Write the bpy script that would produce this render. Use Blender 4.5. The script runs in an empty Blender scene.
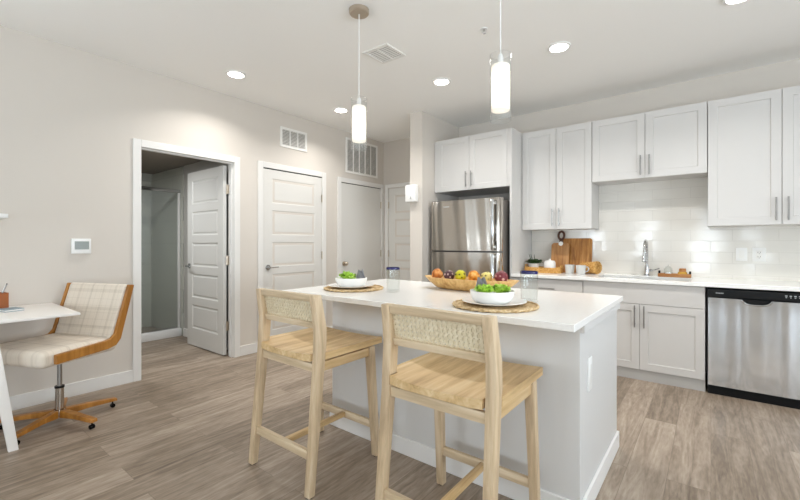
import bpy, bmesh, math, random
from mathutils import Vector, Matrix
PI = math.pi
R = math.radians
random.seed(7)
S = bpy.context.scene
COL = S.collection

# ------------------------------------------------------------------ camera
F_PX, YAW, V0, EYE = 398.71, 0.6622, 243.41, 1.2016
cd = bpy.data.cameras.new('camera')
cam = bpy.data.objects.new('camera', cd)
COL.objects.link(cam)
cam.location = (0, 0, EYE)
cam.rotation_euler = (PI / 2, 0, YAW)
cd.sensor_width = 36.0
cd.sensor_fit = 'HORIZONTAL'
cd.lens = F_PX / 800 * 36.0
cd.shift_y = -(250 - V0) / 800
cd.clip_start = 0.05
S.camera = cam

# ------------------------------------------------------------------ room sizes
XL, YB, H = -3.961, 4.670, 2.743        # left wall, kitchen wall, ceiling
XR, YR = 3.0, -3.3                       # right wall and rear wall (behind the camera), windows added in both

# ------------------------------------------------------------------ world, daylight, exposure
w = bpy.data.worlds.new('daylight')
S.world = w
w.use_nodes = True
w.node_tree.nodes['Background'].inputs[0].default_value = (0.80, 0.90, 1.0, 1)
w.node_tree.nodes['Background'].inputs[1].default_value = 1.5


def area(name, loc, rot, sx, sy, watts, col=(1, 1, 1), shape='RECTANGLE', spread=None, parent=None):
    l = bpy.data.lights.new(name, 'AREA')
    l.shape = shape
    l.size = sx
    if shape in ('RECTANGLE', 'ELLIPSE'):
        l.size_y = sy
    l.energy = watts
    l.color = col
    if spread:
        l.spread = spread
    o = bpy.data.objects.new(name, l)
    COL.objects.link(o)
    o.location = loc
    o.rotation_euler = rot
    if parent:
        o.parent = parent
    return o


ADDED_WIN_REAR = [(-3.3, -2.5, 0.15, 2.35), (-1.75, -1.2, 0.15, 2.35), (-0.35, 0.10, 0.15, 2.35), (0.65, 1.00, 0.15, 2.35), (1.9, 2.7, 0.15, 2.35)]     # x0,x1,z0,z1 of unseen windows added behind the camera for soft light and streaks
ADDED_WIN_LEFT = [(-1.55, -0.95, 0.7, 2.35), (-0.60, -0.05, 0.7, 2.35)]       # y0,y1,z0,z1 of unseen windows added to the left wall for fridge reflections
ADDED_WIN_RIGHT = [(-2.4, -0.4, 0.15, 2.35), (0.6, 2.4, 0.7, 2.35)]         # y0,y1,z0,z1 of unseen windows added to the right wall for soft light
DAY = (0.805, 0.909, 1.0)
TILT = R(55)      # added window lamps lean upwards to brighten the ceiling


def out(c, d):
    return (d - c) / 2 * math.sin(TILT)


for (a, b, c, d) in ADDED_WIN_REAR:  # lamps outside the added windows, standing in for daylight
    area('added_daylight_rear', ((a + b) / 2, YR - 0.13 - out(c, d), (c + d) / 2), (PI / 2 + TILT, 0, 0), b - a, d - c, 90 * (b - a), DAY)
for (a, b, c, d) in ADDED_WIN_LEFT:
    area('added_daylight_left', (XL - 0.13 - out(c, d), (a + b) / 2, (c + d) / 2), (PI / 2 + TILT, 0, -PI / 2), b - a, d - c, 18, DAY)
for (a, b, c, d) in ADDED_WIN_RIGHT:
    area('added_daylight_right', (XR + 0.13 + out(c, d), (a + b) / 2, (c + d) / 2), (PI / 2 + TILT, 0, PI / 2), b - a, d - c, 135, DAY)
CAN_W = 7.5
PEND_STR = 2.0
S.view_settings.view_transform = 'Standard'
S.view_settings.look = 'None'
S.view_settings.gamma = 1.0
S.view_settings.use_curve_mapping = False
S.view_settings.exposure = 0.38
S.cycles.use_denoising = True
S.cycles.max_bounces = 10
S.cycles.diffuse_bounces = 6
S.cycles.transparent_max_bounces = 12
S.cycles.caustics_reflective = False
S.cycles.caustics_refractive = False
S.cycles.sample_clamp_indirect = 6.0


# ------------------------------------------------------------------ materials
def srgb(h):
    h = h.lstrip('#')
    v = [int(h[i:i + 2], 16) / 255 for i in (0, 2, 4)]
    return tuple((c / 12.92 if c <= 0.04045 else ((c + 0.055) / 1.055) ** 2.4) for c in v) + (1,)


def new_mat(name):
    m = bpy.data.materials.new(name)
    m.use_nodes = True
    nt = m.node_tree
    b = nt.nodes['Principled BSDF']
    return m, nt, b


def N(nt, typ, **kw):
    n = nt.nodes.new(typ)
    for k, v in kw.items():
        setattr(n, k, v)
    return n


def plain(name, col, rough=0.5, metal=0.0, bump=0.0, bscale=200, spec=0.5, coat=0):
    m, nt, b = new_mat(name)
    b.inputs['Base Color'].default_value = srgb(col)
    b.inputs['Roughness'].default_value = rough
    b.inputs['Metallic'].default_value = metal
    b.inputs['Specular IOR Level'].default_value = spec
    if coat:
        b.inputs['Coat Weight'].default_value = coat
    if bump:
        tc = N(nt, 'ShaderNodeTexCoord')
        no = N(nt, 'ShaderNodeTexNoise')
        no.inputs['Scale'].default_value = bscale
        no.inputs['Detail'].default_value = 3
        nt.links.new(tc.outputs['Object'], no.inputs['Vector'])
        bp = N(nt, 'ShaderNodeBump')
        bp.inputs['Strength'].default_value = bump
        bp.inputs['Distance'].default_value = 0.002
        nt.links.new(no.outputs['Fac'], bp.inputs['Height'])
        nt.links.new(bp.outputs['Normal'], b.inputs['Normal'])
    return m


def ramp(nt, stops):
    r = N(nt, 'ShaderNodeValToRGB')
    el = r.color_ramp.elements
    while len(el) < len(stops):
        el.new(0.5)
    for e, (p, c) in zip(el, stops):
        e.position = p
        e.color = srgb(c)
    return r


def wood(name, axis, cols, rough=0.5, scale=1.0, coat=0.0, stretch=14):
    """Grain running along axis (0, 1, 2) in object space."""
    m, nt, b = new_mat(name)
    tc = N(nt, 'ShaderNodeTexCoord')
    mp = N(nt, 'ShaderNodeMapping')
    s = [stretch * 1.0] * 3
    s[axis] = 1.0
    mp.inputs['Scale'].default_value = [v * scale for v in s]
    nt.links.new(tc.outputs['Object'], mp.inputs['Vector'])
    n1 = N(nt, 'ShaderNodeTexNoise')
    n1.inputs['Scale'].default_value = 2.2
    n1.inputs['Detail'].default_value = 6
    n1.inputs['Roughness'].default_value = 0.62
    n1.inputs['Distortion'].default_value = 0.4
    nt.links.new(mp.outputs['Vector'], n1.inputs['Vector'])
    r = ramp(nt, [(0.28, cols[0]), (0.5, cols[1]), (0.72, cols[2])])
    nt.links.new(n1.outputs['Fac'], r.inputs['Fac'])
    nt.links.new(r.outputs['Color'], b.inputs['Base Color'])
    b.inputs['Roughness'].default_value = rough
    if coat:
        b.inputs['Coat Weight'].default_value = coat
    bp = N(nt, 'ShaderNodeBump')
    bp.inputs['Strength'].default_value = 0.12
    bp.inputs['Distance'].default_value = 0.002
    nt.links.new(n1.outputs['Fac'], bp.inputs['Height'])
    nt.links.new(bp.outputs['Normal'], b.inputs['Normal'])
    return m


def floor_mat():
    m, nt, b = new_mat('grey_oak_planks')
    L = nt.links.new
    tc = N(nt, 'ShaderNodeTexCoord')
    sep = N(nt, 'ShaderNodeSeparateXYZ')
    L(tc.outputs['Object'], sep.inputs[0])
    comb = N(nt, 'ShaderNodeCombineXYZ')
    L(sep.outputs['Y'], comb.inputs['X'])
    L(sep.outputs['X'], comb.inputs['Y'])
    br = N(nt, 'ShaderNodeTexBrick')
    br.offset = 0.37
    br.offset_frequency = 2
    br.inputs['Scale'].default_value = 1.0
    br.inputs['Brick Width'].default_value = 1.22
    br.inputs['Row Height'].default_value = 0.178
    br.inputs['Mortar Size'].default_value = 0.0012
    br.inputs['Mortar Smooth'].default_value = 0.3
    br.inputs['Bias'].default_value = 0.0
    br.inputs['Color1'].default_value = (0, 0, 0, 1)
    br.inputs['Color2'].default_value = (1, 1, 1, 1)
    br.inputs['Mortar'].default_value = (0.5, 0.5, 0.5, 1)
    L(comb.outputs[0], br.inputs['Vector'])
    # grain, shifted from plank to plank
    shift = N(nt, 'ShaderNodeVectorMath', operation='SCALE')
    shift.inputs['Scale'].default_value = 7.3
    L(br.outputs['Color'], shift.inputs[0])
    add = N(nt, 'ShaderNodeVectorMath', operation='ADD')
    L(tc.outputs['Object'], add.inputs[0])
    L(shift.outputs[0], add.inputs[1])
    mp = N(nt, 'ShaderNodeMapping')
    mp.inputs['Scale'].default_value = (10, 0.85, 1)
    L(add.outputs[0], mp.inputs['Vector'])
    n1 = N(nt, 'ShaderNodeTexNoise')
    n1.inputs['Scale'].default_value = 1.6
    n1.inputs['Detail'].default_value = 7
    n1.inputs['Roughness'].default_value = 0.65
    n1.inputs['Distortion'].default_value = 1.6
    L(mp.outputs[0], n1.inputs['Vector'])
    mp2 = N(nt, 'ShaderNodeMapping')
    mp2.inputs['Scale'].default_value = (38, 7, 1)
    L(add.outputs[0], mp2.inputs['Vector'])
    n2 = N(nt, 'ShaderNodeTexNoise')
    n2.inputs['Scale'].default_value = 2.0
    n2.inputs['Detail'].default_value = 4
    L(mp2.outputs[0], n2.inputs['Vector'])
    base = ramp(nt, [(0.22, '#65574a'), (0.42, '#877868'), (0.58, '#a09080'), (0.80, '#bbad9d')])
    # fac = 0.62*grain + 0.2*plank + 0.15*fine
    f1 = N(nt, 'ShaderNodeMath', operation='MULTIPLY_ADD')
    f1.inputs[1].default_value = 0.17
    L(br.outputs['Color'], f1.inputs[0])
    f2 = N(nt, 'ShaderNodeMath', operation='MULTIPLY')
    f2.inputs[1].default_value = 0.84
    L(n1.outputs['Fac'], f2.inputs[0])
    L(f2.outputs[0], f1.inputs[2])
    f3 = N(nt, 'ShaderNodeMath', operation='MULTIPLY_ADD')
    f3.inputs[1].default_value = 0.34
    L(n2.outputs['Fac'], f3.inputs[0])
    L(f1.outputs[0], f3.inputs[2])
    f4 = N(nt, 'ShaderNodeMath', operation='SUBTRACT')
    f4.inputs[1].default_value = 0.17
    L(f3.outputs[0], f4.inputs[0])
    L(f4.outputs[0], base.inputs['Fac'])
    mx = N(nt, 'ShaderNodeMix', data_type='RGBA')
    mx.inputs[7].default_value = srgb('#6a5c4f')
    fm = N(nt, 'ShaderNodeMath', operation='MULTIPLY')
    fm.inputs[1].default_value = 0.65
    L(br.outputs['Fac'], fm.inputs[0])
    L(fm.outputs[0], mx.inputs[0])
    L(base.outputs['Color'], mx.inputs[6])
    L(mx.outputs[2], b.inputs['Base Color'])
    b.inputs['Roughness'].default_value = 0.42
    b.inputs['Specular IOR Level'].default_value = 0.35
    bp = N(nt, 'ShaderNodeBump')
    bp.inputs['Strength'].default_value = 0.15
    bp.inputs['Distance'].default_value = 0.001
    L(n2.outputs['Fac'], bp.inputs['Height'])
    L(bp.outputs[0], b.inputs['Normal'])
    return m


def tile_mat(name, u, tw, th, col, mortar, rough=0.07, wob=0.25, msize=0.0016, tilt=0.0):
    """Glossy wall tile; u is the horizontal axis ('X' or 'Y') of the wall, v is Z."""
    m, nt, b = new_mat(name)
    L = nt.links.new
    tc = N(nt, 'ShaderNodeTexCoord')
    sep = N(nt, 'ShaderNodeSeparateXYZ')
    L(tc.outputs['Object'], sep.inputs[0])
    comb = N(nt, 'ShaderNodeCombineXYZ')
    L(sep.outputs[u], comb.inputs['X'])
    L(sep.outputs['Z'], comb.inputs['Y'])
    br = N(nt, 'ShaderNodeTexBrick')
    br.offset = 0.5
    br.inputs['Scale'].default_value = 1
    br.inputs['Brick Width'].default_value = tw
    br.inputs['Row Height'].default_value = th
    br.inputs['Mortar Size'].default_value = msize
    br.inputs['Mortar Smooth'].default_value = 0.6
    br.inputs['Color1'].default_value = (0, 0, 0, 1)
    br.inputs['Color2'].default_value = (1, 1, 1, 1)
    br.inputs['Mortar'].default_value = (.5, .5, .5, 1)
    L(comb.outputs[0], br.inputs['Vector'])
    mx = N(nt, 'ShaderNodeMix', data_type='RGBA')
    mx.inputs[6].default_value = srgb(col)
    mx.inputs[7].default_value = srgb(mortar)
    L(br.outputs['Fac'], mx.inputs[0])
    L(mx.outputs[2], b.inputs['Base Color'])
    b.inputs['Roughness'].default_value = rough
    no = N(nt, 'ShaderNodeTexNoise')
    no.inputs['Scale'].default_value = 9
    no.inputs['Detail'].default_value = 1
    L(tc.outputs['Object'], no.inputs['Vector'])
    b1 = N(nt, 'ShaderNodeBump')
    b1.inputs['Strength'].default_value = wob
    b1.inputs['Distance'].default_value = 0.006
    L(no.outputs['Fac'], b1.inputs['Height'])
    b2 = N(nt, 'ShaderNodeBump', invert=True)
    b2.inputs['Strength'].default_value = 0.5
    b2.inputs['Distance'].default_value = 0.0015
    L(br.outputs['Fac'], b2.inputs['Height'])
    last = b1.outputs[0]
    if tilt:      # tiles are never set quite flush: each leans a little its own way
        cs = N(nt, 'ShaderNodeSeparateXYZ')
        L(br.outputs['Color'], cs.inputs[0])
        outs = []
        for mul in (1.0, 7.31):
            a = N(nt, 'ShaderNodeMath', operation='MULTIPLY')
            a.inputs[1].default_value = mul
            L(cs.outputs[0], a.inputs[0])
            f = N(nt, 'ShaderNodeMath', operation='FRACT')
            L(a.outputs[0], f.inputs[0])
            g = N(nt, 'ShaderNodeMath', operation='MULTIPLY_ADD')
            g.inputs[1].default_value = tilt
            g.inputs[2].default_value = -tilt / 2
            L(f.outputs[0], g.inputs[0])
            outs.append(g)
        cv_ = N(nt, 'ShaderNodeCombineXYZ')
        L(outs[0].outputs[0], cv_.inputs[u])
        L(outs[1].outputs[0], cv_.inputs['Z'])
        ad = N(nt, 'ShaderNodeVectorMath', operation='ADD')
        L(last, ad.inputs[0])
        L(cv_.outputs[0], ad.inputs[1])
        nm = N(nt, 'ShaderNodeVectorMath', operation='NORMALIZE')
        L(ad.outputs[0], nm.inputs[0])
        last = nm.outputs[0]
    L(last, b2.inputs['Normal'])
    L(b2.outputs[0], b.inputs['Normal'])
    return m


def steel_mat(name, col='#b9b4ae', rough=0.24):
    m, nt, b = new_mat(name)
    L = nt.links.new
    b.inputs['Base Color'].default_value = srgb(col)
    b.inputs['Metallic'].default_value = 1
    b.inputs['Roughness'].default_value = rough
    tc = N(nt, 'ShaderNodeTexCoord')
    mp = N(nt, 'ShaderNodeMapping')
    mp.inputs['Scale'].default_value = (3, 3, 500)
    L(tc.outputs['Object'], mp.inputs[0])
    no = N(nt, 'ShaderNodeTexNoise')
    no.inputs['Scale'].default_value = 1
    no.inputs['Detail'].default_value = 2
    L(mp.outputs[0], no.inputs['Vector'])
    bp = N(nt, 'ShaderNodeBump')
    bp.inputs['Strength'].default_value = 0.06
    bp.inputs['Distance'].default_value = 0.0006
    L(no.outputs['Fac'], bp.inputs['Height'])
    L(bp.outputs[0], b.inputs['Normal'])
    return m


def glass_mat(name, tint=(1, 1, 1), gloss=1.0, ior=1.45, milky=0.0):
    m = bpy.data.materials.new(name)
    m.use_nodes = True
    nt = m.node_tree
    nt.nodes.remove(nt.nodes['Principled BSDF'])
    out = nt.nodes['Material Output']
    tr = N(nt, 'ShaderNodeBsdfTransparent')
    tr.inputs[0].default_value = (*tint, 1)
    gl = N(nt, 'ShaderNodeBsdfGlossy')
    gl.inputs['Roughness'].default_value = 0.02
    fr = N(nt, 'ShaderNodeLayerWeight')
    fr.inputs['Blend'].default_value = 0.5
    pw = N(nt, 'ShaderNodeMath', operation='POWER')
    pw.inputs[1].default_value = 4.0
    nt.links.new(fr.outputs['Facing'], pw.inputs[0])
    mu = N(nt, 'ShaderNodeMath', operation='MULTIPLY_ADD')
    mu.inputs[1].default_value = 0.5 * gloss
    mu.inputs[2].default_value = 0.03
    nt.links.new(pw.outputs[0], mu.inputs[0])
    mx = N(nt, 'ShaderNodeMixShader')
    nt.links.new(mu.outputs[0], mx.inputs[0])
    nt.links.new(tr.outputs[0], mx.inputs[1])
    nt.links.new(gl.outputs[0], mx.inputs[2])
    last = mx
    if milky:
        df = N(nt, 'ShaderNodeBsdfDiffuse')
        df.inputs[0].default_value = (0.85, 0.88, 0.88, 1)
        m2 = N(nt, 'ShaderNodeMixShader')
        m2.inputs[0].default_value = milky
        nt.links.new(mx.outputs[0], m2.inputs[1])
        nt.links.new(df.outputs[0], m2.inputs[2])
        last = m2
    nt.links.new(last.outputs[0], out.inputs[0])
    return m


def emit_mat(name, col, strength):
    m, nt, b = new_mat(name)
    b.inputs['Base Color'].default_value = (0.9, 0.9, 0.88, 1)
    b.inputs['Emission Color'].default_value = srgb(col)
    b.inputs['Emission Strength'].default_value = strength
    b.inputs['Roughness'].default_value = 0.4
    return m


def frost_mat():
    m = emit_mat('frosted_lamp_glass', '#fff3df', 1.0)
    nt = m.node_tree
    b = nt.nodes['Principled BSDF']
    tc = N(nt, 'ShaderNodeTexCoord')
    d = N(nt, 'ShaderNodeVectorMath', operation='DISTANCE')
    d.inputs[1].default_value = (0, 0, .165)          # the bulb inside
    nt.links.new(tc.outputs['Object'], d.inputs[0])
    mr = N(nt, 'ShaderNodeMapRange')
    mr.inputs['From Min'].default_value = 0.045
    mr.inputs['From Max'].default_value = 0.125
    mr.inputs['To Min'].default_value = PEND_STR
    mr.inputs['To Max'].default_value = PEND_STR * .26
    nt.links.new(d.outputs['Value'], mr.inputs[0])
    nt.links.new(mr.outputs[0], b.inputs['Emission Strength'])
    b.inputs['Base Color'].default_value = (.55, .55, .53, 1)
    return m


def plaid_mat():
    m, nt, b = new_mat('cream_plaid_fabric')
    L = nt.links.new
    tc = N(nt, 'ShaderNodeTexCoord')
    sep = N(nt, 'ShaderNodeSeparateXYZ')
    L(tc.outputs['UV'], sep.inputs[0])
    facs = []
    for ax, sc, ph in (('X', 3.4, 0.3), ('Y', 3.0, 0.1), ('X', 9.0, 0.55), ('Y', 8.0, 0.7)):
        mu = N(nt, 'ShaderNodeMath', operation='MULTIPLY_ADD')
        mu.inputs[1].default_value = sc
        mu.inputs[2].default_value = ph
        L(sep.outputs[ax], mu.inputs[0])
        fr = N(nt, 'ShaderNodeMath', operation='FRACT')
        L(mu.outputs[0], fr.inputs[0])
        lt = N(nt, 'ShaderNodeMath', operation='LESS_THAN')
        lt.inputs[1].default_value = 0.16 if sc < 5 else 0.12
        L(fr.outputs[0], lt.inputs[0])
        s = N(nt, 'ShaderNodeMath', operation='MULTIPLY')
        s.inputs[1].default_value = 0.40 if sc < 5 else 0.26
        L(lt.outputs[0], s.inputs[0])
        facs.append(s)
    cur = facs[0]
    for f in facs[1:]:
        a = N(nt, 'ShaderNodeMath', operation='ADD')
        L(cur.outputs[0], a.inputs[0])
        L(f.outputs[0], a.inputs[1])
        cur = a
    no = N(nt, 'ShaderNodeTexNoise')
    no.inputs['Scale'].default_value = 120
    no.inputs['Detail'].default_value = 2
    L(tc.outputs['UV'], no.inputs['Vector'])
    mu = N(nt, 'ShaderNodeMath', operation='MULTIPLY')
    L(cur.outputs[0], mu.inputs[0])
    L(no.outputs['Fac'], mu.inputs[1])
    mx = N(nt, 'ShaderNodeMix', data_type='RGBA')
    mx.clamp_factor = True
    mx.inputs[6].default_value = srgb('#e0d4c4')
    mx.inputs[7].default_value = srgb('#a6978300'[:7])
    L(mu.outputs[0], mx.inputs[0])
    L(mx.outputs[2], b.inputs['Base Color'])
    b.inputs['Roughness'].default_value = 0.9
    b.inputs['Sheen Weight'].default_value = 0.2
    bp = N(nt, 'ShaderNodeBump')
    bp.inputs['Strength'].default_value = 0.3
    bp.inputs['Distance'].default_value = 0.002
    L(no.outputs['Fac'], bp.inputs['Height'])
    L(bp.outputs[0], b.inputs['Normal'])
    return m


def spots_mat(name, c1, c2, scale=60, edge=0.35, mode='F1'):
    m, nt, b = new_mat(name)
    L = nt.links.new
    tc = N(nt, 'ShaderNodeTexCoord')
    vo = N(nt, 'ShaderNodeTexVoronoi')
    if mode == 'EDGE':
        vo.feature = 'DISTANCE_TO_EDGE'
    vo.inputs['Scale'].default_value = scale
    L(tc.outputs['Object'], vo.inputs['Vector'])
    r = ramp(nt, [(edge * 0.75, c2), (edge, c1)])
    L(vo.outputs['Distance'], r.inputs['Fac'])
    L(r.outputs['Color'], b.inputs['Base Color'])
    b.inputs['Roughness'].default_value = 0.55
    bp = N(nt, 'ShaderNodeBump')
    bp.inputs['Strength'].default_value = 0.7
    bp.inputs['Distance'].default_value = 0.004
    L(vo.outputs['Distance'], bp.inputs['Height'])
    L(bp.outputs[0], b.inputs['Normal'])
    return m


def mottled(name, c1, c2, c3, scale=30, rough=0.8, bump=0.5, dist=0.004):
    m, nt, b = new_mat(name)
    L = nt.links.new
    tc = N(nt, 'ShaderNodeTexCoord')
    no = N(nt, 'ShaderNodeTexNoise')
    no.inputs['Scale'].default_value = scale
    no.inputs['Detail'].default_value = 5
    L(tc.outputs['Object'], no.inputs['Vector'])
    r = ramp(nt, [(0.3, c1), (0.5, c2), (0.7, c3)])
    L(no.outputs['Fac'], r.inputs['Fac'])
    L(r.outputs['Color'], b.inputs['Base Color'])
    b.inputs['Roughness'].default_value = rough
    if bump:
        bp = N(nt, 'ShaderNodeBump')
        bp.inputs['Strength'].default_value = bump
        bp.inputs['Distance'].default_value = dist
        L(no.outputs['Fac'], bp.inputs['Height'])
        L(bp.outputs[0], b.inputs['Normal'])
    return m


M = dict(
    wall=plain('wall_paint', '#d3ccc3', 0.75, bump=0.04, bscale=350, spec=0.3),
    wallk=plain('kitchen_wall_paint', '#d3ccc3', 0.75, bump=0.04, bscale=350, spec=0.3),
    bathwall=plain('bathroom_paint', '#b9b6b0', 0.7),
    ceil=plain('ceiling_paint', '#f7f6f3', 0.85, bump=0.03, bscale=300, spec=0.2),
    trim=plain('white_trim', '#e2e0dc', 0.4),
    door=plain('white_door_paint', '#d9d7d2', 0.42),
    cab=plain('white_cabinet_lacquer', '#d0cecb', 0.38),
    gcab=plain('grey_cabinet_lacquer', '#cecbc7', 0.4),
    gkick=plain('grey_toe_kick', '#b4b1ad', 0.5),
    island=plain('pale_grey_island_paint', '#d8d7d5', 0.45),
    quartz=mottled('white_quartz', '#f3f2ee', '#f5f4f1', '#f7f6f4', 60, 0.16, 0),
    floor=floor_mat(),
    tile=tile_mat('white_gloss_tile', 'X', 0.305, 0.102, '#dfdcd5', '#d1cec7', 0.10, 0.08, 0.0022, 0.022),
    showertile=tile_mat('shower_tile', 'Y', 0.60, 0.30, '#bdbdb3', '#a9a9a0', 0.3, 0.0, 0.004),
    showertile_x=tile_mat('shower_side_tile', 'X', 0.60, 0.30, '#bdbdb3', '#a9a9a0', 0.3, 0.0, 0.004),
    steel=steel_mat('brushed_steel', '#c2bbb2', 0.13),
    steel2=steel_mat('brushed_steel_bright', '#e2e6ea', 0.10),
    nickel=plain('satin_nickel', '#cabdac', 0.38, 1.0),
    chrome=plain('polished_chrome', '#c9c9c9', 0.1, 1.0),
    handle=plain('pull_handle_nickel', '#a19f9c', 0.32, 1.0),
    black=plain('black_plastic', '#08090a', 0.22, spec=0.25),
    blackm=plain('black_matte', '#0c0c0d', 0.6, spec=0.2),
    dark=plain('dark_gap', '#2a2825', 0.8),
    fside=plain('fridge_grey_side', '#6f6a65', 0.45, 0.3),
    mark=plain('pale_print', '#c9cbcb', 0.5),
    oakz=wood('stool_oak_upright', 2, ('#b0987a', '#d0b896', '#e4d1b4'), 0.5),
    oakx=wood('stool_oak_cross', 0, ('#b19b7d', '#d2bc9b', '#e7d6bb'), 0.5),
    oaky=wood('stool_oak_seat', 1, ('#ac8a5c', '#d2b281', '#e6cda3'), 0.42, 0.8),
    cane=mottled('woven_cane', '#d6c8a8', '#e6dabd', '#efe6cf', 80, 0.7, 0.3),
    chairwood=wood('honey_plywood', 2, ('#8c5a1c', '#a56d29', '#bd843c'), 0.4, 0.7),
    plaid=plaid_mat(),
    walnut=wood('acacia_upright', 2, ('#6e4019', '#a8702f', '#d29d58'), 0.45, 1.5, stretch=9),
    walnut2=wood('teak_upright', 2, ('#85562c', '#ab7843', '#c49662'), 0.45, 1.2, stretch=9),
    walnutd=plain('dark_walnut', '#4b2c1b', 0.5),
    traywood=wood('tray_wood', 0, ('#92582a', '#b77c44', '#cd9a62'), 0.5, 1.2),
    cupwood=plain('mahogany_box', '#9c5624', 0.35),
    mango=wood('mango_bowl_wood', 2, ('#a67430', '#d0a768', '#e3c389'), 0.5, 3.0, stretch=5),
    rattan=mottled('golden_rattan', '#b07a32', '#d2a055', '#e6c382', 90, 0.7, 0.8),
    seagrass=mottled('seagrass', '#a9875a', '#cdb084', '#e2cfa8', 70, 0.85, 0.8),
    china=plain('white_china', '#f2f1ee', 0.18),
    ceramic=plain('white_stoneware', '#ecebe7', 0.3),
    mug=plain('grey_white_mug_glaze', '#cfcfcc', 0.35),
    napkin=plain('grey_napkin', '#a9a9ae', 0.9, bump=0.3, bscale=250),
    leaf=mottled('lettuce_green', '#74a81c', '#a2cf38', '#cdea78', 40, 0.5, 0.2),
    leafd=mottled('dark_leaf_green', '#1d3315', '#2f4d20', '#4a6a35', 50, 0.5, 0.2),
    soil=plain('dark_soil', '#33271d', 0.9),
    glass=glass_mat('clear_glass', (0.965, 0.975, 0.972), 1.1),
    glassp=glass_mat('pendant_clear_glass', (0.975, 0.975, 0.97), 1.3, 1.45, 0.04),
    glasss=glass_mat('shower_glass', (0.93, 0.945, 0.935), 1.0, 1.45, 0.05),
    blue=plain('cobalt_rim_glass', '#1d1b55', 0.12),
    frost=frost_mat(),
    lens=emit_mat('downlight_lens', '#fff8ee', 14),
    vent=plain('white_vent_metal', '#e9e7e2', 0.45),
    ventdark=plain('vent_interior', '#97938d', 0.8),
    screen=plain('grey_lcd', '#8d9490', 0.25),
    bluegrey=mottled('blue_grey_cover', '#71818a', '#8797a0', '#a1b0b6', 40, 0.6, 0),
    paper=plain('white_paper', '#f3f1ed', 0.7),
    amber=plain('amber_soap', '#c99a3c', 0.25),
    whitepl=plain('white_plastic', '#eeeeec', 0.35),
    deskw=plain('white_desk_laminate', '#f0ece7', 0.35),
)


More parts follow.
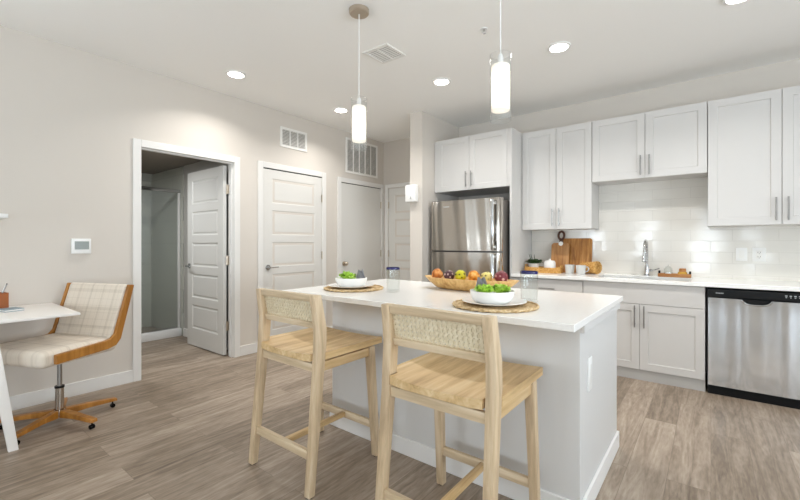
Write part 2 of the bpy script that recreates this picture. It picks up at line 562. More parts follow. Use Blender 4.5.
# ------------------------------------------------------------------ mesh builder
class MB:
    def __init__(self, mat=None):
        self.bm = bmesh.new()
        self.mat = mat or Matrix.Identity(4)

    def _merge(self, t, mi=0):
        if mi:
            for f in t.faces:
                f.material_index = mi
        me = bpy.data.meshes.new('tmp')
        t.to_mesh(me)
        t.free()
        me.transform(self.mat)
        self.bm.from_mesh(me)
        bpy.data.meshes.remove(me)
        return self

    def box(self, x0, x1, y0, y1, z0, z1, bev=0.0, seg=2, mi=0, m=None):
        t = bmesh.new()
        bmesh.ops.create_cube(t, size=1)
        for v in t.verts:
            v.co = Vector((x0 + (v.co.x + .5) * (x1 - x0), y0 + (v.co.y + .5) * (y1 - y0), z0 + (v.co.z + .5) * (z1 - z0)))
        if bev:
            bmesh.ops.bevel(t, geom=list(t.edges), offset=bev, segments=seg, profile=0.5, affect='EDGES')
        if m:
            t.transform(m)
        return self._merge(t, mi)

    def prism(self, pts, axis, a, b, bev=0.0, mi=0, m=None):
        """Extrude a 2-D outline along axis from a to b; pts are the other two coordinates in order."""
        t = bmesh.new()
        def P(p, c):
            return {0: (c, p[0], p[1]), 1: (p[0], c, p[1]), 2: (p[0], p[1], c)}[axis]
        lo = [t.verts.new(P(p, a)) for p in pts]
        hi = [t.verts.new(P(p, b)) for p in pts]
        t.faces.new(lo)
        t.faces.new(hi)
        n = len(pts)
        for i in range(n):
            t.faces.new((lo[i], lo[(i + 1) % n], hi[(i + 1) % n], hi[i]))
        bmesh.ops.recalc_face_normals(t, faces=t.faces)
        if bev:
            bmesh.ops.bevel(t, geom=list(t.edges), offset=bev, segments=2, profile=0.5, affect='EDGES')
        if m:
            t.transform(m)
        return self._merge(t, mi)

    def lathe(self, prof, seg=32, c=(0, 0, 0), mi=0, m=None, sx=1, sy=1, close=False):
        t = bmesh.new()
        rings = []
        for r, z in prof:
            if r < 1e-6:
                rings.append([t.verts.new((c[0], c[1], c[2] + z))])
            else:
                rings.append([t.verts.new((c[0] + sx * r * math.cos(2 * PI * i / seg), c[1] + sy * r * math.sin(2 * PI * i / seg), c[2] + z)) for i in range(seg)])
        pairs = list(zip(rings[:-1], rings[1:]))
        if close:
            pairs.append((rings[-1], rings[0]))
        for A, B in pairs:
            if len(A) == 1 and len(B) == 1:
                continue
            for i in range(seg):
                j = (i + 1) % seg
                if len(A) == 1:
                    t.faces.new((A[0], B[i], B[j]))
                elif len(B) == 1:
                    t.faces.new((A[i], A[j], B[0]))
                else:
                    t.faces.new((A[i], A[j], B[j], B[i]))
        bmesh.ops.recalc_face_normals(t, faces=t.faces)
        if m:
            t.transform(m)
        return self._merge(t, mi)

    def cyl(self, p, q, r, seg=16, r2=None, mi=0):
        p, q = Vector(p), Vector(q)
        d = q - p
        L = d.length
        mt = Matrix.Translation(p) @ d.to_track_quat('Z', 'Y').to_matrix().to_4x4()
        r2 = r if r2 is None else r2
        return self.lathe([(0, 0), (r, 0), (r2, L), (0, L)], seg, mi=mi, m=mt)

    def tube(self, pts, r, seg=10, mi=0, closed=False, flat=None):
        """Round tube through pts; r may be a list."""
        pts = [Vector(p) for p in pts]
        n = len(pts)
        rr = r if isinstance(r, (list, tuple)) else [r] * n
        t = bmesh.new()
        rings = []
        up = None
        for i in range(n):
            a = pts[(i - 1) % n] if (closed or i > 0) else pts[i]
            b = pts[(i + 1) % n] if (closed or i < n - 1) else pts[i]
            d = (b - a).normalized()
            if up is None:
                up = Vector((0, 0, 1)) if abs(d.z) < 0.9 else Vector((1, 0, 0))
            s = d.cross(up).normalized()
            up = s.cross(d).normalized()
            fl = flat or 1
            rings.append([t.verts.new(pts[i] + rr[i] * (math.cos(2 * PI * k / seg) * s + fl * math.sin(2 * PI * k / seg) * up)) for k in range(seg)])
        m = n if closed else n - 1
        for i in range(m):
            A, B = rings[i], rings[(i + 1) % n]
            for k in range(seg):
                l = (k + 1) % seg
                t.faces.new((A[k], A[l], B[l], B[k]))
        if not closed:
            t.faces.new(rings[0])
            t.faces.new(rings[-1])
        bmesh.ops.recalc_face_normals(t, faces=t.faces)
        return self._merge(t, mi)

    def bar(self, pts, hx, hy, bev=0.0, mi=0):
        """Post of rectangular section through points that rise in z (x half hx, y half hy, may be lists)."""
        t = bmesh.new()
        rings = []
        for i, p in enumerate(pts):
            a = hx[i] if isinstance(hx, (list, tuple)) else hx
            b = hy[i] if isinstance(hy, (list, tuple)) else hy
            rings.append([t.verts.new((p[0] + sx * a, p[1] + sy * b, p[2])) for sx, sy in ((-1, -1), (1, -1), (1, 1), (-1, 1))])
        for A, B in zip(rings[:-1], rings[1:]):
            for k in range(4):
                l = (k + 1) % 4
                t.faces.new((A[k], A[l], B[l], B[k]))
        t.faces.new(rings[0])
        t.faces.new(rings[-1])
        bmesh.ops.recalc_face_normals(t, faces=t.faces)
        if bev:
            bmesh.ops.bevel(t, geom=list(t.edges), offset=bev, segments=2, profile=0.5, affect='EDGES')
        return self._merge(t, mi)

    def face(self, pts, mi=0):
        t = bmesh.new()
        t.faces.new([t.verts.new(p) for p in pts])
        return self._merge(t, mi)

    def build(self, name, mats, parent=None, loc=(0, 0, 0), smooth=35, uv=False):
        me = bpy.data.meshes.new(name)
        if uv:
            pass
        self.bm.to_mesh(me)
        self.bm.free()
        for m in (mats if isinstance(mats, (list, tuple)) else [mats]):
            me.materials.append(m)
        if smooth:
            for p in me.polygons:
                p.use_smooth = True
            me.set_sharp_from_angle(angle=R(smooth))
        o = bpy.data.objects.new(name, me)
        COL.objects.link(o)
        o.location = loc
        if parent:
            o.parent = parent
        return o


def tag(o, label, cat, group=None, kind=None):
    o['label'] = label
    o['category'] = cat
    if group:
        o['group'] = group
    if kind:
        o['kind'] = kind
    return o


def thing(name, label, cat, loc=(0, 0, 0), rotz=0.0, group=None, kind=None):
    o = bpy.data.objects.new(name, None)
    o.empty_display_size = 0.05
    COL.objects.link(o)
    o.location = loc
    o.rotation_euler = (0, 0, rotz)
    return tag(o, label, cat, group, kind)


def kids(o):
    return [c for c in bpy.data.objects if c.parent == o]


def copy_tree(o, parent=None):
    c = o.copy()
    COL.objects.link(c)
    if parent:
        c.parent = parent
    for ch in kids(o):
        copy_tree(ch, c)
    return c


def struct(name, mb, mats, label, cat, smooth=0):
    return tag(mb.build(name, mats, smooth=smooth), label, cat, kind='structure')


# local frames (u right, d depth into the wall, w up) for faces looking -Y and +X
def faceY(x, y, z):
    return Matrix.Translation((x, y, z))


def faceX(x, y, z):
    return Matrix(((0, -1, 0, x), (1, 0, 0, y), (0, 0, 1, z), (0, 0, 0, 1)))


def panel_slab(mb, u0, u1, w0, w1, t, holes, steps):
    """A slab whose front face (d = 0) has rectangular recessed panels: holes are (u0,u1,w0,w1) stacked in w; steps (inset, depth)."""
    us = sorted({u0, u1} | {h[0] for h in holes} | {h[1] for h in holes})
    ws = sorted({w0, w1} | {h[2] for h in holes} | {h[3] for h in holes})
    tb = bmesh.new()
    def q(a, b, c, d):
        tb.faces.new([tb.verts.new(p) for p in (a, b, c, d)])
    for i in range(len(us) - 1):
        for j in range(len(ws) - 1):
            cu, cw = (us[i] + us[i + 1]) / 2, (ws[j] + ws[j + 1]) / 2
            if any(h[0] < cu < h[1] and h[2] < cw < h[3] for h in holes):
                continue
            q((us[i], 0, ws[j]), (us[i + 1], 0, ws[j]), (us[i + 1], 0, ws[j + 1]), (us[i], 0, ws[j + 1]))
    for h in holes:
        cur, dep = h, 0.0
        for ins, d in steps:
            nx = (h[0] + ins, h[1] - ins, h[2] + ins, h[3] - ins)
            A = [(cur[0], dep, cur[2]), (cur[1], dep, cur[2]), (cur[1], dep, cur[3]), (cur[0], dep, cur[3])]
            B = [(nx[0], d, nx[2]), (nx[1], d, nx[2]), (nx[1], d, nx[3]), (nx[0], d, nx[3])]
            for k in range(4):
                l = (k + 1) % 4
                q(A[k], A[l], B[l], B[k])
            cur, dep = nx, d
        q((cur[0], dep, cur[2]), (cur[1], dep, cur[2]), (cur[1], dep, cur[3]), (cur[0], dep, cur[3]))
    q((u0, t, w0), (u0, t, w1), (u1, t, w1), (u1, t, w0))
    for A, B in (((u0, w0), (u1, w0)), ((u1, w0), (u1, w1)), ((u1, w1), (u0, w1)), ((u0, w1), (u0, w0))):
        q((A[0], 0, A[1]), (A[0], t, A[1]), (B[0], t, B[1]), (B[0], 0, B[1]))
    bmesh.ops.remove_doubles(tb, verts=tb.verts, dist=1e-5)
    bmesh.ops.recalc_face_normals(tb, faces=tb.faces)
    return mb._merge(tb)


SHAKER = [(0.0, 0.0), (0.003, 0.007)]
RAISED = [(0.0, 0.0), (0.014, 0.009), (0.024, 0.009), (0.036, 0.003)]


def pull(parent, x, y, z, length, vertical=True, out=-1):
    """Slim bar pull standing off a door that faces -Y; x, z is its middle, y the door's face."""
    mb = MB()
    o = 0.028
    if vertical:
        mb.cyl((x, y - o, z - length / 2), (x, y - o, z + length / 2), 0.0055, 10)
        for s in (-1, 1):
            mb.cyl((x, y + 0.001, z + s * length * 0.36), (x, y - o, z + s * length * 0.36), 0.0045, 8)
    else:
        mb.cyl((x - length / 2, y - o, z), (x + length / 2, y - o, z), 0.0055, 10)
        for s in (-1, 1):
            mb.cyl((x + s * length * 0.36, y + 0.001, z), (x + s * length * 0.36, y - o, z), 0.0045, 8)
    return mb.build('handle', M['handle'], parent)


# ================================================================== THE SETTING
T = 0.11   # wall thickness
BX0, BX1 = -6.42, XL - T      # bathroom back, bathroom side of the wall
BY0, BY1 = 0.30, 2.36
D1 = (1.366, 2.235, 2.052)    # bathroom doorway y0, y1, height
struct('floor', MB().box(-6.6, XR + .1, YR - .1, YB + .1, -0.06, 0), M['floor'], 'grey brown oak plank floor running through the kitchen and the bathroom', 'floor')
struct('ceiling', MB().box(XL - .1, XR + .1, YR - .1, YB + .1, H, H + .08), M['ceil'], 'smooth off-white ceiling above the whole room', 'ceiling')
wl = MB()
cur = YR
for (a, b, c, d) in ADDED_WIN_LEFT:
    wl.box(XL - T, XL, cur, a, 0, H).box(XL - T, XL, a, b, 0, c).box(XL - T, XL, a, b, d, H)
    cur = b
JT = .02
wl.box(XL - T, XL, cur, D1[0] - JT, 0, H).box(XL - T, XL, D1[1] + JT, YB + .1, 0, H).box(XL - T, XL, D1[0] - JT, D1[1] + JT, D1[2] + JT, H)
struct('wall_left', wl, M['wall'], 'long greige left wall with the open bathroom doorway', 'wall')
wb = MB().box(XL, XR + .1, YB, YB + .1, 0, H)
struct('wall_back', wb, M['wallk'], 'greige kitchen wall behind the cabinets and refrigerator', 'wall')
WX0, WX1, WY0 = -2.822, -2.647, 3.815
struct('wall_wing', MB().box(WX0, WX1, WY0, YB, 0, H), M['wall'], 'narrow greige wing wall left of the refrigerator', 'wall')


def wall_with_windows(wins, lo, hi, mk):
    """Wall pieces around full list of openings sorted along the wall."""
    mb = MB()
    cur = lo
    for (a, b, c, d) in wins:
        mk(mb, cur, a, 0, H)
        mk(mb, a, b, 0, c)
        mk(mb, a, b, d, H)
        cur = b
    mk(mb, cur, hi, 0, H)
    return mb


struct('wall_rear', wall_with_windows(ADDED_WIN_REAR, XL - T, XR + .1, lambda mb, a, b, c, d: mb.box(a, b, YR - .1, YR, c, d)), M['wall'], 'unseen wall behind the camera with added tall windows', 'wall')
struct('wall_right', wall_with_windows(ADDED_WIN_RIGHT, YR, YB + .1, lambda mb, a, b, c, d: mb.box(XR, XR + .1, a, b, c, d)), M['wall'], 'unseen wall right of the camera with two added windows', 'wall')
k = 0  # frames for the windows added out of view
for (a, b, c, d) in ADDED_WIN_REAR:
    k += 1
    mb = MB()
    for (p, q, r, s) in ((a, a + .06, c, d), (b - .06, b, c, d), (a + .06, b - .06, c, c + .06), (a + .06, b - .06, d - .06, d), ((a + b) / 2 - .03, (a + b) / 2 + .03, c + .06, d - .06)):
        mb.box(p, q, YR - .05, YR + .01, r, s)
    struct('window_%d' % k, mb, M['trim'], 'white frame of an added unseen window behind the camera number %s' % 'one two three four five'.split()[k - 1], 'window')
for (a, b, c, d) in ADDED_WIN_RIGHT:
    k += 1
    mb = MB()
    for (p, q, r, s) in ((a, a + .06, c, d), (b - .06, b, c, d), (a + .06, b - .06, c, c + .06), (a + .06, b - .06, d - .06, d), ((a + b) / 2 - .03, (a + b) / 2 + .03, c + .06, d - .06)):
        mb.box(XR - .01, XR + .05, p, q, r, s)
    struct('window_%d' % k, mb, M['trim'], 'white frame of an added unseen window in the right wall %s' % ('behind the camera' if a < 0 else 'beside the camera'), 'window')

for (a, b, c, d) in ADDED_WIN_LEFT:
    k += 1
    mb = MB()
    for (p, q, r, s) in ((a, a + .05, c, d), (b - .05, b, c, d), (a + .05, b - .05, c, c + .05), (a + .05, b - .05, d - .05, d)):
        mb.box(XL - .06, XL + .01, p, q, r, s)
    struct('window_%d' % k, mb, M['trim'], 'white frame of an added unseen window in the left wall %s' % ('nearer the desk' if a > -.8 else 'farther from the desk'), 'window')

# bathroom shell
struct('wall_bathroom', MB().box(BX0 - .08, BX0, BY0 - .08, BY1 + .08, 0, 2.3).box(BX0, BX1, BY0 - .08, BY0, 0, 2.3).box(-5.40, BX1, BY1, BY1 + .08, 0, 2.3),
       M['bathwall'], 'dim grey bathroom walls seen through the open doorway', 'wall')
struct('ceiling_bathroom', MB().box(BX0 - .08, BX1, BY0 - .08, BY1 + .08, 2.21, 2.29), plain('bathroom_ceiling_painted_shade', '#8d857c', 0.8), 'low unlit bathroom ceiling, its shade painted brown, seen through the open doorway', 'ceiling')  # brown base colour carries the shade of the unlit ceiling
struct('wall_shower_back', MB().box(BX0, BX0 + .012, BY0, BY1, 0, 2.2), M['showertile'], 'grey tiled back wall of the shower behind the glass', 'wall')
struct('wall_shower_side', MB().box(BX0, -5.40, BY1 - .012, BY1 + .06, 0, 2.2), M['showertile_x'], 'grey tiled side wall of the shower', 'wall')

bl = thing('added_bathroom_light', 'round ceiling lamp added out of sight to brighten the bathroom', 'ceiling light', (-4.75, 1.30, 2.21))  # unseen lamp added to lift the dark bathroom and shower
MB().lathe([(0, 0), (.13, 0), (.13, -.02), (.10, -.045), (0, -.05)], 28).build('added_lamp_shade', M['whitepl'], bl)
area('bathroom_fill_light', (0, 0, -.06), (0, 0, 0), .2, .2, 14.0, (.95, .98, 1), 'DISK', parent=bl)

# baseboards
BBH = 0.105
def base_x(y0, y1):      # on the left wall
    return MB().box(XL, XL + .013, y0, y1, 0, BBH, 0.003)
struct('baseboard_left', base_x(YR, 1.302), M['trim'], 'white baseboard on the left wall behind the desk chair', 'baseboard')
struct('baseboard_hall', base_x(2.300, 2.513), M['trim'], 'short white baseboard between the bathroom door and the panelled closet door', 'baseboard')
struct('baseboard_closet', base_x(3.502, 3.704), M['trim'], 'short white baseboard between the two closed doors on the left wall', 'baseboard')
struct('baseboard_wing', MB().box(WX0 - .013, WX1, WY0 - .013, WY0, 0, BBH, 0.003), M['trim'], 'white baseboard at the foot of the wing wall by the refrigerator', 'baseboard')
struct('baseboard_bathroom', MB().box(-5.39, BX1, BY1 - .013, BY1, 0, BBH, 0.003), M['trim'], 'white baseboard in the bathroom behind the open door', 'baseboard')


# ------------------------------------------------------------------ doors
def casing(mb, u0, u1, w1, wd=0.064, th=0.016):
    """Flat casing around an opening (local frame, standing out of the wall)."""
    mb.box(u0 - wd, u0, -th, 0, 0, w1 + wd, 0.003)
    mb.box(u1, u1 + wd, -th, 0, 0, w1 + wd, 0.003)
    mb.box(u0, u1, -th, 0, w1, w1 + wd, 0.003)


def five_panel(mb, u0, u1, w0, w1, t):
    sw = 0.115
    h = (w1 - w0 - 0.10 - 0.20 - 4 * 0.085) / 5
    holes = []
    z = w0 + 0.20
    for i in range(5):
        holes.append((u0 + sw, u1 - sw, z, z + h))
        z += h + 0.085
    panel_slab(mb, u0, u1, w0, w1, t, holes, RAISED)


def lever(parent, mt, u, w, s):
    """Round rose and lever on a slab face; s is the direction the lever points along u."""
    mb = MB(mt)
    mb.cyl((u, 0.001, w), (u, -0.012, w), 0.030, 20)
    mb.cyl((u, -0.010, w), (u, -0.05, w), 0.011, 12)
    mb.tube([(u, -0.048, w), (u + s * .03, -0.052, w), (u + s * .11, -0.050, w)], [0.010, 0.009, 0.007], 10)
    return mb.build('door_handle', M['chrome'], parent)


def hinge(parent, mt, u, w):
    mb = MB(mt)
    mb.cyl((u, -0.008, w - .05), (u, -0.008, w + .05), 0.008, 10)
    mb.box(u - .016, u + .016, -.004, .001, w - .045, w + .045)
    return mb.build('hinge', M['nickel'], parent)


# bathroom door (open)
d1 = thing('door_1', 'open white panelled bathroom door with chrome lever', 'door', (XL, D1[0], 0), kind='structure')
mt = faceX(0, 0, 0)
mb = MB(mt)
W1 = D1[1] - D1[0]
casing(mb, 0, W1, D1[2])
mb.build('door_casing', M['trim'], d1, smooth=0)
mb = MB(mt)
mb.box(-.0195, 0, .0005, T, 0, D1[2]).box(W1, W1 + .0195, .0005, T, 0, D1[2]).box(-.0195, W1 + .0195, .0005, T, D1[2], D1[2] + .0195)
mb.box(0, .011, 0.03, 0.07, 0, D1[2] - .011).box(W1 - .011, W1, 0.03, 0.07, 0, D1[2] - .011).box(0, W1, 0.03, 0.07, D1[2] - .011, D1[2])
mb.build('door_jamb', M['trim'], d1, smooth=0)
leaf_m = Matrix.Translation((-0.128, W1 - .012, 0)) @ Matrix.Rotation(R(-0.2), 4, 'Z') @ Matrix.Translation((-0.83, -0.035, 0.012))
mb = MB(leaf_m)
five_panel(mb, 0, 0.83, 0, 2.02, 0.035)
lf = mb.build('door_leaf', M['door'], d1, smooth=0)
lever(lf, leaf_m, 0.065, 0.925, 1)
for zz in (0.32, 1.02, 1.78):
    hm = MB(Matrix.Translation((-0.116, W1 - .012, 0)))
    hm.cyl((0, 0, zz - .05), (0, 0, zz + .05), 0.009, 10)
    hm.box(-.004, .03, .001, .018, zz - .045, zz + .045)
    hm.build('hinge', M['nickel'], d1)

# closed panelled door
d2 = thing('door_2', 'closed white five-panel door with lever, middle of the left wall', 'door', (XL, 2.577, 0), kind='structure')
mb = MB(mt)
casing(mb, 0, 0.86, 2.056)
mb.build('door_casing', M['trim'], d2, smooth=0)
mb = MB(mt)
five_panel(mb, 0.006, 0.854, 0.01, 2.044, 0.035)
lf = mb.build('door_leaf', M['door'], d2, loc=(-0.0, 0, 0), smooth=0)
lf.location.x = 0.004
lever(lf, mt, 0.062, 0.93, 1)
for zz in (0.32, 1.05, 1.78):
    hinge(d2, mt, 0.858, zz)
MB(mt).box(0, 0.86, -0.003, 0.0, 2.044, 2.056).build('head_gap', M['dark'], d2)

# closed flat door
d3 = thing('door_3', 'closed plain flat white door with round deadbolt below the large vent', 'door', (XL, 3.772, 0), kind='structure')
mb = MB(mt)
casing(mb, 0, 0.830, 2.036)
mb.build('door_casing', M['trim'], d3, smooth=0)
mb = MB(mt).box(0.006, 0.824, -0.004, 0.0, 0.01, 2.026)
lf = mb.build('door_leaf', M['door'], d3, smooth=0)
kb = MB(mt)
kb.cyl((0.057, -0.003, 0.925), (0.057, -0.018, 0.925), 0.032, 20)
kb.cyl((0.057, -0.016, 0.925), (0.057, -0.05, 0.925), 0.016, 14)
kb.lathe([(0, -.016), (.02, -.012), (.027, 0), (.02, .014), (0, .02)], 18, m=Matrix.Translation((0.057, -0.055, 0.925)) @ Matrix.Rotation(PI / 2, 4, 'X'))
kb.build('door_knob', M['nickel'], lf)
for zz in (0.30, 1.05, 1.78):
    hinge(d3, mt, 0.826, zz)
MB(mt).box(0, 0.83, -0.003, 0.0, 2.026, 2.036).build('head_gap', M['dark'], d3)

# door on the back wall of the hall
d4 = thing('door_4', 'closed white door at the end of the hall, half hidden by the wing wall', 'door', (-3.862, YB, 0), kind='structure')
mb = MB()
casing(mb, 0, 0.76, 2.036, 0.060)
mb.build('door_casing', M['trim'], d4, smooth=0)
mb = MB(Matrix.Translation((0, -0.004, 0)))
five_panel(mb, 0.006, 0.754, 0.01, 2.026, 0.02)
lf = mb.build('door_leaf', M['door'], d4, smooth=0)
lever(lf, Matrix.Translation((0, -0.004, 0)), 0.70, 0.925, -1)
for zz in (0.30, 1.05, 1.78):
    hinge(d4, Matrix.Identity(4), 0.004, zz)

# shower
SX = -5.48
sh = thing('shower_enclosure', 'glass shower enclosure with chrome header and white curb in the bathroom', 'shower', (SX, (BY0 + BY1) / 2, 0))
hy = (BY1 - BY0) / 2 - .016
MB().box(-0.05, 0.06, -hy, hy, 0, 0.10, 0.01).build('curb', M['whitepl'], sh)
MB().box(-.003, .003, -hy + .02, hy - .02, 0.115, 1.86).build('glass_panel', M['glasss'], sh)
MB().box(-.02, .02, -hy, hy, 1.86, 1.90, 0.003).build('header_rail', M['chrome'], sh)
MB().box(-.018, .018, hy - .028, hy, 0.10, 1.86, 0.002).build('wall_jamb', M['trim'], sh)
MB().box(-.012, .012, -hy + .03, hy - .03, 0.10, 0.115).build('bottom_rail', M['chrome'], sh)


# ------------------------------------------------------------------ vents, thermostat, chime, shelf
def wall_vent(name, label, y0, y1, z0, z1, cols):
    t = thing(name, label, 'vent', (XL, (y0 + y1) / 2, z0), group=None)
    h, wd = z1 - z0, y1 - y0
    fr = 0.028
    mb = MB(faceX(0, -wd / 2, 0))
    mb.box(0, fr, -.012, 0, 0, h, .002).box(wd - fr, wd, -.012, 0, 0, h, .002)
    mb.box(fr, wd - fr, -.012, 0, 0, fr, .002).box(fr, wd - fr, -.012, 0, h - fr, h, .002)
    cw = (wd - 2 * fr) / cols
    for i in range(1, cols):
        u = fr + i * cw
        mb.box(u - .007, u + .007, -.010, 0, fr, h - fr)
    mb.build('frame', M['vent'], t, smooth=0)
    mb = MB(faceX(0, -wd / 2, 0))
    n = int((h - 2 * fr) / 0.016)
    for j in range(n):
        z = fr + (j + .5) * (h - 2 * fr) / n
        mb.face([(fr, -.001, z + .004), (wd - fr, -.001, z + .004), (wd - fr, -.008, z - .005), (fr, -.008, z - .005)])
    mb.build('louvres', M['vent'], t, smooth=0)
    MB(faceX(0, -wd / 2, 0)).box(fr, wd - fr, -.0012, -.0002, fr, h - fr).build('backing', M['ventdark'], t)
    return t


wall_vent('wall_vent', 'small white wall vent in three columns above the panelled door', 2.805, 3.192, 2.333, 2.570, 3)
wall_vent('wall_vent', 'large white return air vent in five columns above the flat door', 3.862, 4.520, 2.180, 2.664, 5)

th = thing('thermostat', 'white thermostat with grey screen on the left wall above the desk chair', 'thermostat', (XL, 0.942, 1.12))
MB(faceX(0, 0, 0)).box(-.063, .063, -.024, 0, 0, .12, .006).build('case', M['whitepl'], th)
MB(faceX(0, 0, 0)).box(-.044, .048, -.0255, -.0235, .034, .098).build('screen', M['screen'], th)

ch = thing('door_chime', 'white wall box on the end of the wing wall beside the refrigerator', 'alarm box', (-2.765, WY0, 1.69))
MB().box(-.083, .062, -.065, 0, 0, .20, .006).build('case', M['whitepl'], ch)
MB().prism([(-.014, .03), (.010, .03), (-.002, .065)], 1, -.067, -.064).build('emblem', plain('grey_emblem', '#b5b5b5', .5), ch)

sf = thing('wall_shelf', 'end of a white floating shelf on the left wall at the picture edge', 'shelf', (XL, -0.15, 1.375))
MB().box(0, .20, -.65, .65, 0, .028, .003).build('board', M['whitepl'], sf)
MB().box(0, .012, -.60, .60, -.03, -.0, .002).build('wall_cleat', M['whitepl'], sf)

# ------------------------------------------------------------------ ceiling fittings
def ceiling_light(x, y, label):
    t = thing('ceiling_light', label, 'ceiling light', (x, y, H), group='recessed ceiling lights')
    MB().lathe([(.088, 0), (.088, -.006), (.070, -.010), (.066, -.004), (.066, 0)], 32, close=True).build('trim_ring', M['whitepl'], t)
    MB().lathe([(0, -.002), (.064, -.002), (.064, -.005), (0, -.005)], 32).build('lens', M['lens'], t)
    area('downlight', (0, 0, -.012), (0, 0, 0), .12, .12, CAN_W, (1.0, 0.98, 0.95), 'DISK', R(135), parent=t)


for x, y, lb in ((-3.411, 1.945, 'round recessed ceiling light near the left wall above the bathroom door'),
                 (-3.37, 3.214, 'round recessed ceiling light just behind the left pendant'),
                 (-2.022, 3.236, 'round recessed ceiling light between the two pendants above the refrigerator'),
                 (-0.94, 3.235, 'round recessed ceiling light right of the near pendant'),
                 (0.144, 3.262, 'round recessed ceiling light cut by the top edge at upper right')):
    ceiling_light(x, y, lb)

cv = thing('ceiling_vent', 'square white ceiling vent between the two pendants', 'vent', (-2.088, 2.475, H))
q = .125
mb = MB()
mb.box(-q, q, -q, -q + .02, -.010, 0, .002).box(-q, q, q - .02, q, -.010, 0, .002).box(-q, -q + .02, -q + .02, q - .02, -.010, 0, .002).box(q - .02, q, -q + .02, q - .02, -.010, 0, .002)
mb.box(-.006, .006, -q + .02, q - .02, -.009, 0)
mb.build('frame', M['vent'], cv, smooth=0)
MB().box(-q + .02, q - .02, -q + .02, q - .02, -.0015, -.0005).build('backing', plain('vent_grey', '#6f6c68', .8), cv)
mb = MB()
for i in range(9):
    y = -q + .032 + i * .0235
    for s in (-1, 1):
        a, b = (.006, q - .02) if s > 0 else (-q + .02, -.006)
        mb.face([(a, y + .0060, -.008), (b, y + .0060, -.008), (b, y - .0055, -.004), (a, y - .0055, -.004)])
mb.build('louvres', M['vent'], cv, smooth=0)

sp = thing('ceiling_sprinkler', 'tiny white sprinkler head on the ceiling left of the near pendant', 'sprinkler', (-1.286, 2.632, H))
MB().lathe([(0, -.004), (.024, -.004), (.026, 0), (0, 0)], 20).build('escutcheon', M['whitepl'], sp)
MB().cyl((0, 0, -.004), (0, 0, -.026), .006, 10).lathe([(0, -.030), (.014, -.030), (.014, -.026), (0, -.026)], 14).build('head', M['chrome'], sp)


def pendant(x, y, label):
    t = thing('pendant_light', label, 'pendant light', (x, y, 1.822), group='pendant lights over the island')
    MB().lathe([(0, .921), (.066, .921), (.066, .900), (.060, .893), (0, .893)], 36).build('canopy', M['nickel'], t)
    MB().cyl((0, 0, .335), (0, 0, .895), .0028, 8).build('cord', M['whitepl'], t)
    MB().lathe([(0, .283), (.014, .283), (.014, .318), (.010, .338), (0, .338)], 18).build('socket', M['whitepl'], t)
    MB().lathe([(0.0530, 0), (.0530, .338), (.0505, .338), (.0505, 0)], 40, close=True).build('clear_glass_shade', M['glassp'], t)
    MB().lathe([(0, .052), (.0435, .052), (.0455, .056), (.0455, .278), (.040, .284), (0, .284)], 36).build('frosted_shade', M['frost'], t)
    return t


pendant(-1.832, 1.910, 'glass cylinder pendant lamp hanging over the far end of the island, canopy visible')
pendant(-0.842, 1.910, 'nearer glass cylinder pendant lamp hanging over the right end of the island')

# ================================================================== KITCHEN
YU = YB - 0.325      # face of upper doors
UC = dict(A=(-1.660, -0.944, 1.352, 2.428), B=(-0.941, -0.024, 1.815, 2.428), C=(-0.021, 0.910, 1.352, 2.428))


def upper(key, label, split):
    x0, x1, z0, z1 = UC[key]
    t = thing('upper_cabinet', label, 'cabinet', ((x0 + x1) / 2, YB, z0), group='white wall cabinets')
    c = (x0 + x1) / 2
    MB().box(x0 - c, x1 - c, YU + .021 - YB, -.003, 0, z1 - z0, .001).build('body', M['cab'], t, smooth=0)
    for a, b, hs in ((x0 + .002, split - .0022, 1), (split + .0022, x1 - .002, -1)):
        mb = MB(Matrix.Translation((0, YU - YB, 0)))
        panel_slab(mb, a - c, b - c, .001, z1 - z0 - .001, .020, [(a - c + .062, b - c - .062, .063, z1 - z0 - .063)], SHAKER)
        d = mb.build('door', M['cab'], t, smooth=0)
        hx = (b - c - .033) if hs > 0 else (a - c + .033)
        pull(d, hx, YU - YB, .125 if key != 'B' else .118, .185)
    return t


upper('A', 'tall white two-door wall cabinet above the cutting boards', -1.293)
upper('B', 'short white two-door wall cabinet above the sink', -0.485)
upper('C', 'tall white two-door wall cabinet at the right above the dishwasher', 0.444)

# over-refrigerator cabinet with tall side panel
YF = YB - 0.60
fc = thing('fridge_cabinet', 'white two-door cabinet and tall side panel around the refrigerator', 'cabinet', (-2.16, YB, 0))
MB().box(-2.643 + 2.16, -1.690 + 2.16, .022 - .60, -.003, 1.815, 2.433, .001).build('body', M['cab'], fc, smooth=0)
MB().box(-1.689 + 2.16, -1.666 + 2.16, -.605, -.003, 0, 2.433, .001).build('side_panel', M['cab'], fc, smooth=0)
for a, b, hs in ((-2.600, -2.177, 1), (-2.1725, -1.722, -1)):
    mb = MB(Matrix.Translation((0, -.60, 0)))
    panel_slab(mb, a + 2.16, b + 2.16, 1.817, 2.431, .020, [(a + 2.16 + .06, b + 2.16 - .06, 1.877, 2.371)], SHAKER)
    d = mb.build('door', M['cab'], fc, smooth=0)
    pull(d, (b + 2.16 - .033) if hs > 0 else (a + 2.16 + .033), -.60, 1.935, .18)
MB().box(-2.643 + 2.16, -2.602 + 2.16, -.598, -.578, 1.817, 2.431).build('filler_strip', M['cab'], fc, smooth=0)
MB().box(-1.720 + 2.16, -1.690 + 2.16, -.598, -.578, 1.817, 2.431).build('filler_strip', M['cab'], fc, smooth=0)

